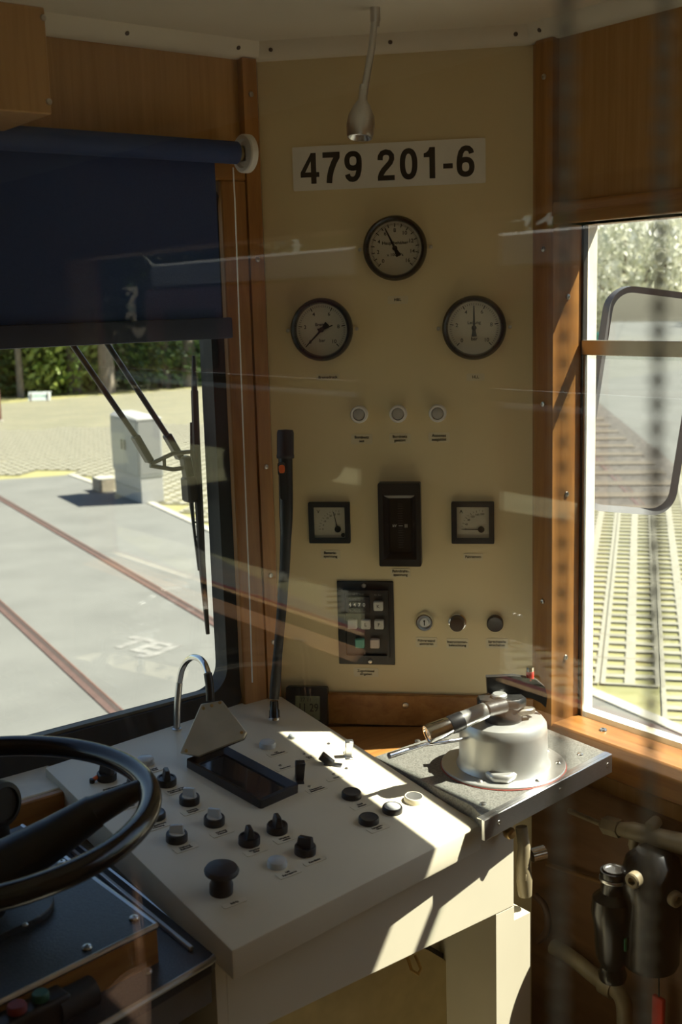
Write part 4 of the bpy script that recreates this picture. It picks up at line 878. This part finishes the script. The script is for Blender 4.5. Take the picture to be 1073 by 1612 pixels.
# ================================================================== OUTSIDE
# wiper on the outside of the windscreen
YW = YG+.045
wy = lambda px, py, dy=0: aty(px, py, YW+dy)
wp = thing('windscreen_wiper', 'black pantograph wiper with two arms outside the windscreen', 'wiper', T(*wy(300, 735))); Mi = T(*(-wy(300, 735)))
for (x0, y0_, x1, y1_, dy) in ((64, 470, 218, 693, 0), (122, 470, 262, 684, .004)):
    b = MB(); b.tube([wy(x0, y0_, dy), wy(x1, y1_, dy)], .0048, 10); b.build('arm', black_pl, wp, Mi)
for (x0, y0_, x1, y1_, dy) in ((212, 686, 236, 727, 0), (262, 684, 284, 722, .004)):
    m0, m1 = wy(x0, y0_, dy), wy(x1, y1_, dy); M = along(m0, m1); L = (m1-m0).length
    b = MB(); b.box((-.0085, -.006, 0), (.0085, .006, L), .002, M); b.build('arm_clamp', black_pl, wp, Mi)
b = MB(); b.tube([wy(236, 731), wy(272, 714, -.004), wy(300, 711, -.004)], .0038, 8); b.build('link', black_pl, wp, Mi)
b = MB(); b.tube([wy(236, 733), wy(272, 739, -.004), wy(294, 736, -.004)], .0038, 8); b.build('link', black_pl, wp, Mi)
b = MB(); b.tube([wy(258, 721, -.003), wy(259, 737, -.003)], .0032, 8); b.build('link_brace', black_pl, wp, Mi)
dkbr = mat('worn_wiper_metal', (.055, .042, .032), .5, .3, var=.3)
m0, m1 = wy(291, 718, -.008), wy(297, 752, -.008); M = along(m0, m1); b = MB(); b.box((-.010, -.008, 0), (.010, .008, (m1-m0).length), .003, M); b.build('pivot_arm', black_pl, wp, Mi)
m0, m1 = wy(297, 750, -.010), wy(300, 790, -.010); M = along(m0, m1); b = MB(); b.box((-.014, -.010, 0), (.015, .010, (m1-m0).length), .004, M); b.build('blade_holder', dkbr, wp, Mi)
b = MB(); b.tube([wy(306, 615, -.016), wy(309, 700, -.016), wy(313, 790, -.016), wy(318, 890, -.018), wy(327, 998, -.022)], [.0062, .0066, .0072, .0062, .0035], 6); b.build('blade', mat('blade_rubber', (.030, .020, .016), .6), wp, Mi)
b = MB(); b.tube([wy(304.5, 560, -.018), wy(306, 620, -.016)], [.0028, .0055], 6); b.build('blade_tip', black_rub, wp, Mi)
b = MB(); b.tube([wy(301, 665, -.008), wy(302, 720, -.006), wy(301, 790, -.006), wy(305, 830, -.008), wy(313, 898, -.014)], [.0025, .003, .004, .0028, .0022], 6); b.build('blade_spine', black_pl, wp, Mi)
for py, w in ((822, 0), (845, 0), (862, 0), (880, 0)):
    b = MB(); b.tube([wy(304+(py-822)*.12, py, -.008), wy(316+(py-822)*.05, py+1, -.014)], .0018, 6); b.build('bridge', black_pl, wp, Mi)

# side mirror
mc = atx(1009, 634, 1.70)
dm = (mc-EYE).normalized(); rdir = V((.045, -1, -.13)).normalized(); mn = (rdir-dm).normalized()
MM = frame(mc, (V((0, 0, 1)).cross(mn)), mn) @ RZ(math.radians(-8.0))
mr = thing('side_mirror', 'grey framed rear view mirror outside the side window', 'mirror', MM)
b = MB(); mw, mh = .190, .405
b.ring(rrect(mw, mh, .045, 8), rrect(mw-.022, mh-.022, .036, 8), -.012, .010, zi=.002); b.build('frame', mat('grey_mirror_frame', (.075, .078, .08), .55, 0), mr)
b = MB(); b.prism(rrect(mw-.021, mh-.021, .036, 8), -.004, .0015); b.build('mirror_glass', mat('mirror_silver', (.82, .83, .82), .015, 1.0, var=.0), mr, smooth=False)
b = MB(); b.prism(rrect(mw-.004, mh-.004, .044, 8), -.020, -.0121); b.build('back_shell', black_pl, mr)
MMi = MM.inverted(); b = MB(); p_in = MMi @ V((1.503, 1.30, mc.z-.03)); b.tube([V((-.03, -.03, -.016)), V((-.06, -.02, -.05)), p_in], .008, 10); b.build('bracket_arm', black_pl, mr)

# ground
asph = mat('asphalt', (.122, .123, .112), .85, var=.12, scale=1.6, bump=.0, detail=8)
CURB = [(12, -40), (6.2, -10), (4.6, -1)]+[tuple(atz(px, py, G).xy) for px, py in ((1073, 1158), (922, 1092), (345, 845), (235, 794), (107, 748))]
for i in (3, 4): pass
TOP = [tuple(atz(0, 755, G).xy), (-60, 30)]
b = MB(); b.prism([(-60, -40)]+CURB+TOP, G-.2, G)
tag(b.build('ground_asphalt', asph, smooth=False), 'pale grey asphalt yard', kind='structure')
grassm = leafmat('paver_grass', (.19, .185, .070), (.30, .275, .125), 1.3, 0)
b = MB(); b.prism(CURB[::-1]+[(90, -40), (90, 90), (-60, 90)]+TOP[::-1], G-.2, G-.016)
gp = tag(b.build('ground_paving', grassm, smooth=False), 'grassy paved ground with lattice pavers', kind='structure')
# kerb stones along the asphalt edge
kb = mat('kerb_concrete', (.34, .325, .27), .8, var=.1, scale=8)
kerb = thing('kerb', 'row of pale kerb stones between asphalt and grass pavers', None, kind='structure')
for i in range(2, len(CURB)-1):
    a, e = V((*CURB[i], 0)), V((*CURB[i+1], 0)); d = (e-a); n = max(1, int(d.length/1.0)); d /= n; pn_ = V((d.y, -d.x, 0)).normalized()
    for k in range(n):
        s0, s1 = a+d*k, a+d*(k+1)-d.normalized()*.008; q = MB(); q.prism([(s0.x, s0.y), (s1.x, s1.y), (s1.x+pn_.x*.10, s1.y+pn_.y*.10), (s0.x+pn_.x*.10, s0.y+pn_.y*.10)], G-.1, G+.012); q.build('kerb_stone', kb, kerb, smooth=False)
# lattice pavers
pav = mat('paver_concrete', (.225, .215, .165), .9, var=.12, scale=5)
E1 = V((.79, .613, 0)); E2 = V((-.613, .79, 0)); PL, PWD, cell, rib = .60, .40, .128, .072
def paver_geo(mb, M, walls=True):
    xs = [-PL/2]; ys = [-PWD/2]
    for i in range(3): c = -PL/2+.1+.2*i; xs += [c-cell/2, c+cell/2]
    for j in range(2): c = -PWD/2+.1+.2*j; ys += [c-cell/2, c+cell/2]
    xs.append(PL/2-.004); ys.append(PWD/2-.004); xs[0] += .004; ys[0] += .004
    vs = [M @ V((x, y, 0)) for y in ys for x in xs]; nx = len(xs); fs = []
    for j in range(len(ys)-1):
        for i in range(nx-1):
            if not (i % 2 == 1 and j % 2 == 1): fs.append((j*nx+i, j*nx+i+1, (j+1)*nx+i+1, (j+1)*nx+i))
    if walls:
        k = len(vs); vs += [v+V((0, 0, -.03)) for v in vs]
        for j in (1, 3):
            for i in (1, 3, 5):
                c4 = [j*nx+i, j*nx+i+1, (j+1)*nx+i+1, (j+1)*nx+i]
                for a in range(4): fs.append((c4[a], c4[(a+1) % 4], c4[(a+1) % 4]+k, c4[a]+k))
    mb.add(vs, fs)
def curb_x(y):
    if y > CURB[-1][1]: return -60 if y > 18.2 else CURB[-1][0]
    for i in range(len(CURB)-1):
        if CURB[i][1] <= y <= CURB[i+1][1]:
            t = (y-CURB[i][1])/(CURB[i+1][1]-CURB[i][1]); return CURB[i][0]+t*(CURB[i+1][0]-CURB[i][0])
    return CURB[0][0]
near, far = [], []
for i in range(-40, 60):
    for j in range(-50, 60):
        c = V((7, 8, 0))+E1*PL*i+E2*PWD*(j+.0)
        if c.y < -9 or c.y > 33 or c.x > 22 or c.x < curb_x(c.y)+.24: continue
        if c.y > 26 and c.x < 4: continue
        c.z = G; px, py, z = proj(c)
        seen = z > 1 and ((905 < px < 1080 and 540 < py < 1180) or (-10 < px < 360 and 520 < py < 1100))
        (near if seen else far).append((z if seen else 1e9, c))
near.sort(key=lambda t: t[0]); far += near[300:]; near = near[:300]
Mrot = Matrix((E1, E2, V((0, 0, 1)))).transposed().to_4x4()
mb = MB(); paver_geo(mb, Matrix()); first = None
for _, c in near:
    if first is None: o = first = mb.build('paver', pav, gp, smooth=False)
    else: o = bpy.data.objects.new('paver', first.data); C.objects.link(o); o.parent = gp
    o.matrix_local = Matrix.Translation(c) @ Mrot
mb = MB()
for _, c in far: paver_geo(mb, Matrix.Translation(c) @ Mrot, False)
fo_ = mb.build('paver_field', pav, gp, smooth=False); fo_['kind'] = 'stuff'
# rails let into the asphalt
def rail_thing(pa, pb, label):
    a, e = atz(*pa, G), atz(*pb, G); d = (e-a).normalized(); a = a-d*46; e = e+d*26; n = V((d.y, -d.x, 0))
    g = thing('tram_rail', label, 'rail', T(*a), 'rails let into the asphalt')
    def strip(o0, o1, z0, z1, nm, m): q = MB(); q.prism([((x-a).x, (x-a).y) for x in (a+n*o0, e+n*o0, e+n*o1, a+n*o1)], z0, z1); return q.build(nm, m, g, smooth=False)
    strip(-.030, .015, -.02, .008, 'rail_head', rail_top); strip(.0151, .060, -.02, .003, 'flange_groove', mat('groove_dark', (.04, .027, .022), .9)); strip(.0601, .070, -.02, .005, 'check_edge', rust)
rail_thing((185, 1128), (0, 957), 'rusty rail in the asphalt nearer the hand wheel'); rail_thing((340, 985), (0, 786), 'rusty rail in the asphalt towards the grey cabinet')
# pale letter shapes lying on the asphalt
b = MB(); q = atz(165, 1003, G); qe = atz(285, 1028, G); d = (qe-q); d.z = 0; M = frame(atz(226, 1017, G+.003), d, (0, 0, 1)); b.text('TEJ', .40, M, .05, .0005, xs=1.0)
tag(b.build('asphalt_letters', mat('pale_letter_tone', (.175, .172, .158), .85, var=.25, scale=12), smooth=False), 'pale letter shapes on the asphalt', kind='structure')

# electrical street cabinet
bq = atz(223, 793.5, G); e1 = V((.142, .990, 0)); e2 = V((.990, -.142, 0))
sc = thing('street_cabinet', 'grey electrical street cabinet at the asphalt edge', 'cabinet', frame(bq, e2, (0, 0, 1)))   # local x depth, y along
gp1 = mat('cabinet_grey', (.26, .27, .26), .5, var=.04); gp2 = mat('cabinet_light_grey', (.31, .31, .30), .5, var=.04)
b = MB(); b.box((.01, .01, 0), (.33, 1.11, .36), .004); b.build('plinth', gp2, sc)
b = MB(); b.box((0, 0, .361), (.34, 1.12, 1.14), .004); b.build('body', gp1, sc)
b = MB(); b.solid([(-.015, -.015, 1.141), (.355, -.015, 1.141), (.355, 1.135, 1.141), (-.015, 1.135, 1.141), (-.01, -.01, 1.165), (.35, -.01, 1.165), (.30, 1.05, 1.20), (.04, 1.05, 1.20)], [(0, 3, 2, 1), (4, 5, 6, 7), (0, 1, 5, 4), (1, 2, 6, 5), (2, 3, 7, 6), (3, 0, 4, 7)], .003); b.build('roof', gp2, sc)
for y0_, y1_ in ((.02, .56), (.57, 1.10)): b = MB(); b.box((-.012, y0_, .38), (-.001, y1_, 1.12), .003); dd = b.build('door', gp1, sc); b = MB(); yy = y1_-.06 if y0_ < .1 else y0_+.06; b.box((-.03, yy-.012, .70), (-.0121, yy+.012, .84), .003); b.build('handle', black_pl, dd)
for i in range(11): b = MB(); b.box((.025+i*.028, -.008, .40), (.039+i*.028, -.001, 1.12), .001); b.build('vent_slat', gp2, sc)
b = MB(); b.box((-.004, .02, .18), (.009, 1.10, .186)); b.build('plinth_joint', mat('joint_grey', (.2, .2, .19), .7), sc, smooth=False)
b = MB(); b.box((-.004, 1.121, .78), (.10, 1.126, 1.02)); b.build('sticker', mat('teal_sticker', (.20, .45, .42), .5), sc, smooth=False)
q = atz(168, 774, G); g = thing('concrete_block', 'low concrete block beside the street cabinet', 'block', frame(q, e2, (0, 0, 1))); b = MB(); b.box((-.12, -.05, 0), (.16, .30, .18), .01); b.build('block', mat('block_concrete', (.30, .26, .19), .9, var=.2), g); b = MB(); b.box((-.12, -.05, .181), (.16, .30, .20), .004); b.build('cap', kb, g)
q = atz(62, 632, G); g = thing('notice_board', 'small pale green board at the foot of the trees', 'sign', frame(q, RTh, (0, 0, 1))); M = Matrix.Rotation(math.radians(70), 4, 'X')
b = MB(); b.box((-.33, .02, -.01), (.33, .30, .01), .004, M); b.build('board', mat('board_white', (.66, .70, .66), .6), g); b = MB(); b.text('ACHTUNG', .11, M @ T(0, .16, .0105), .02, .001); b.build('lettering', mat('board_green', (.20, .42, .30), .6), g, smooth=False)
for sx in (-.25, .25): b = MB(); b.cyl((sx, .0, 0), (sx, .06, .25), .015, 6); b.build('stake', rust, g)
q = atz(1, 664, G); g = thing('marker_post', 'rusty thin marker post at the edge of the yard', 'post', T(*q)); b = MB(); b.box((-.03, -.03, 0), (.03, .03, .78), .004); b.build('post', rust, g); b = MB(); b.box((-.06, -.06, 0), (.06, .06, .05), .006); b.build('foot', kb, g)

# ------------------------------------------------------------------ vegetation
def leaves(mb, n, cen, rad, size, shell=.35, rnd=random):
    for _ in range(n):
        while True:
            p = V((rnd.uniform(-1, 1), rnd.uniform(-1, 1), rnd.uniform(-1, 1)))
            if shell < p.length < 1: break
        c = V((cen[0]+p.x*rad[0], cen[1]+p.y*rad[1], cen[2]+p.z*rad[2])); s = size*rnd.uniform(.6, 1.3)
        a = V((rnd.gauss(0, 1), rnd.gauss(0, 1), rnd.gauss(0, 1))).normalized(); t = a.orthogonal().normalized(); u = a.cross(t)
        mb.add([c-t*s, c+u*s*.5, c+t*s, c-u*s*.5], [(0, 1, 2, 3)])
bark = mat('bark', (.17, .14, .105), .9, var=.3, scale=8, bump=.5, stretch=(3, 3, .6)); 
lf1 = leafmat('leaf_green', (.055, .13, .022), (.24, .34, .065), 1.6); lf2 = leafmat('leaf_dark', (.024, .060, .016), (.10, .16, .038), 1.6); lf3 = leafmat('leaf_lime', (.15, .24, .04), (.40, .46, .12), 1.6)
blo = leafmat('blossom_white', (.50, .52, .40), (.86, .85, .80), .9, .25)
trunk_defs = [(33, 'thin dark tree trunk behind the pale green board', .10), (118, 'broad grey tree trunk behind the nearer wiper arm', .22), (169, 'pale tree trunk between the two wiper arms', .24), (299, 'tall tree trunk behind the wiper blade', .24), (262, 'slim dark tree trunk beside the wiper blade', .13), (-60, 'tree behind the blind at the wood edge', .2), (380, 'tree at the wood edge behind the window post', .2)]
tb = []
for i in range(2): m_ = MB(); leaves(m_, 2600, (0, 0, 0), (2.6, 2.6, 2.2), .16); tb.append(m_)
crown_me = [None, None]
for i, (px, lab, r) in enumerate(trunk_defs):
    q = atz(px, 629-px*.06, G); q += V((q.x, q.y, 0)).normalized()*(random.uniform(.2, 1.2)); q.z = G
    g = thing('forest_tree', lab, 'tree', T(*q), 'trees at the wood edge')
    b = MB(); b.tube([(0, 0, -.1), (.02, 0, 1.5), (-.03, .03, 4), (.02, 0, 8)], [r*1.15, r, r*.85, r*.5], 10); b.build('trunk', bark, g)
    k = i % 2
    if crown_me[k] is None: o = tb[k].build('crown', (lf1, lf2)[k], g, smooth=False); crown_me[k] = o.data
    else: o = bpy.data.objects.new('crown', crown_me[k]); C.objects.link(o); o.parent = g
    o.location = (0, 0, 6.8); o.rotation_euler = (0, 0, i*1.3)
shrub_me = []
for m_ in (lf1, lf2, lf3):
    b = MB(); leaves(b, 2600, (0, 0, 1.1), (1.5, 1.3, 1.6), .115, .0); shrub_me.append((b, m_))
shm = [None]*3
for i, px in enumerate(range(-60, 440, 30)):
    k = (i*2+(i//3)) % 3; py = 628-px*.055; q = atz(px, py, G); u = V((q.x, q.y, 0)).normalized(); q += u*random.uniform(1.4, 4.2); q.z = G-.1
    ords = ['first', 'second', 'third', 'fourth', 'fifth', 'sixth', 'seventh', 'eighth', 'ninth', 'tenth', 'eleventh', 'twelfth', 'thirteenth', 'fourteenth', 'fifteenth', 'sixteenth', 'seventeenth']
    tone = ['mid green', 'dark green', 'light green'][k]
    g = thing('forest_shrub', '%s leafy shrub, %s along the wood edge from the marker post' % (tone, ords[i]), 'shrub', T(*q), 'shrubs at the wood edge')
    if shm[k] is None: o = shrub_me[k][0].build('foliage', shrub_me[k][1], g, smooth=False); shm[k] = o.data
    else: o = bpy.data.objects.new('foliage', shm[k]); C.objects.link(o); o.parent = g
    o.rotation_euler = (0, 0, i*.8); s_ = random.uniform(.9, 1.25); o.scale = (s_*1.05, s_, s_)
    b = MB(); b.tube([(0, 0, 0), (.03, 0, 1.2)], [.05, .02], 6); b.build('stem', bark, g)
# dense wood behind, nobody could count it
b = MB()
for k in range(11000):
    px = random.uniform(-140, 460); q = atz(px, 620-px*.055, G); u = V((q.x, q.y, 0)).normalized(); c = q+u*random.uniform(5, 9); c.z = G+random.uniform(0, 7); s = .28
    a = V((random.gauss(0, 1), random.gauss(0, 1), random.gauss(0, 1))).normalized(); t = a.orthogonal().normalized(); w_ = a.cross(t); b.add([c-t*s, c+w_*s*.6, c+t*s, c-w_*s*.6], [(0, 1, 2, 3)])
tag(b.build('wood_foliage', lf2, smooth=False), 'deep dark foliage of the wood behind the trees', 'foliage', kind='stuff')
# white blossoming trees beyond the side window
bm_ = MB(); leaves(bm_, 9000, (0, 0, 0), (4.2, 4.2, 3.6), .15, .2); blm = None
for i, (px, dist, sz, lab) in enumerate(((985, 47, 1.0, 'white blossoming tree above the side mirror'), (1130, 52, 1.15, 'white blossoming tree further along behind the mirror top'), (880, 55, 1.1, 'white blossoming tree hidden mostly by the window post'))):
    r_0 = ray(px, 463); r_0.z = 0; r_0.normalize(); q = r_0*dist; q.z = G
    g = thing('blossom_tree', lab, 'tree', T(*q), 'white blossoming trees')
    b = MB(); b.tube([(0, 0, -.1), (.1, 0, 1.6), (0, .1, 4.0)], [.28, .2, .08], 10); b.build('trunk', bark, g)
    for a in range(5): t = a*1.26; b = MB(); b.tube([(0.08, 0, 1.5), (math.cos(t)*1.2, math.sin(t)*1.2, 3.2), (math.cos(t)*2.2, math.sin(t)*2.2, 4.8)], [.1, .06, .02], 6); b.build('branch', bark, g)
    if blm is None: o = bm_.build('crown', blo, g, smooth=False); blm = o.data
    else: o = bpy.data.objects.new('crown', blm); C.objects.link(o); o.parent = g
    o.location = (0, 0, 4.6); o.rotation_euler = (0, 0, i*2.1); o.scale = (sz, sz, sz)
for i, (px, dist) in enumerate(((930, 60), (1010, 62), (1090, 60))):
    r_0 = ray(px, 463); r_0.z = 0; r_0.normalize(); q = r_0*dist; q.z = G
    g = thing('hedge_bush', ['dark bush behind the blossom near the window post', 'dark bush behind the blossom above the mirror', 'dark bush behind the blossom at the picture edge'][i], 'shrub', T(*q), 'bushes behind the blossom')
    o = bpy.data.objects.new('foliage', shm[0]); C.objects.link(o); o.parent = g; o.scale = (2.6, 2.6, 2.4); b = MB(); b.tube([(0, 0, 0), (0, 0, 2)], [.1, .04], 6); b.build('stem', bark, g)
r_0 = ray(934, 463); r_0.z = 0; r_0.normalize(); q = r_0*44; q.z = G
g = thing('teal_container', 'teal container far behind the side window', 'container', frame(q, RTh, (0, 0, 1))); teal = mat('teal_paint', (.08, .36, .33), .5)
b = MB(); b.box((-.6, -.5, .1), (.6, .5, 1.15), .04); b.build('body', teal, g); b = MB(); b.box((-.63, -.53, 1.16), (.63, .53, 1.30), .05); b.build('lid', teal, g)
for sx in (-.45, .45): b = MB(); b.cyl((sx, -.42, .09), (sx+.08, -.42, .09), .09, 12); b.build('wheel', black_rub, g)
# red railcar parked beyond the yard, mirrored in the partition glass
g = thing('parked_railcar', 'red railcar parked behind, mirrored in the glass', 'railcar', T(9.5, -11, G))
b = MB(); b.box((-1.3, -4, .7), (1.3, 6, 2.9), .08, seg=2); b.build('body', red_paint, g)
b = MB(); b.box((-1.25, -3.9, 2.91), (1.25, 5.9, 3.25), .12, seg=2); b.build('roof', mat('roof_grey', (.45, .45, .43), .5), g)
b = MB(); b.box((-1.32, -4.01, 1.55), (1.32, 6.01, 1.70), .01); b.build('stripe', white_pl, g)
for i in range(5): b = MB(); b.box((-1.315, -3.4+i*1.9, 1.8), (-1.301, -2.0+i*1.9, 2.6), .004); b.build('window', black_gloss, g)
for sy in (-2.4, 4.2): b = MB(); b.cyl((-.8, sy, .42), (.8, sy, .42), .42, 24); b.build('wheelset', rust, g)

# added dark leaf screen, blocks the sky from the partition glass reflection
b = MB()
for k in range(5200):
    t = random.uniform(0, 1); c = V((10+16*t, -46+40*t, 0))+V((random.uniform(0, 4), random.uniform(-2, 2), 0)); c.z = G+random.uniform(0, 9+3*math.sin(t*25)); s = .55
    a = V((random.gauss(0, 1), random.gauss(0, 1), random.gauss(0, 1))).normalized(); u = a.orthogonal().normalized(); w_ = a.cross(u); b.add([c-u*s, c+w_*s*.6, c+u*s, c-w_*s*.6], [(0, 1, 2, 3)])
tag(b.build('sky_screen_foliage', lf2, smooth=False), 'added dark foliage screening the sky mirrored in the glass', 'foliage', kind='stuff')
# ballasted track behind, seen in the side mirror
ra = atz(185, 1128, G); rb = atz(0, 957, G); d = (rb-ra).normalized(); n = V((d.y, -d.x, 0)); mid = ra+n*.72
tr = thing('ground_track', 'ballasted track running back beside the railcar', None, kind='structure')
b = MB(); p0, p1 = mid-d*11, mid-d*46; b.prism([tuple((x).xy) for x in (p0+n*1.5, p0-n*1.5, p1-n*1.5, p1+n*1.5)], G-.05, G+.004); b.build('ballast', mat('ballast_stone', (.085, .075, .065), .95, var=.6, scale=14, bump=.8, detail=8), tr, smooth=False)
sl_me = None
for k in range(52):
    c = mid-d*(11.4+k*.65)
    if sl_me is None: q = MB(); q.box((-.12, -1.25, 0), (.12, 1.25, .012)); o = q.build('sleeper', mat('sleeper_wood', (.12, .10, .075), .9, var=.2), tr, smooth=False); sl_me = o.data
    else: o = bpy.data.objects.new('sleeper', sl_me); C.objects.link(o); o.parent = tr
    o.matrix_local = frame((c.x, c.y, G+.0045), d, (0, 0, 1))
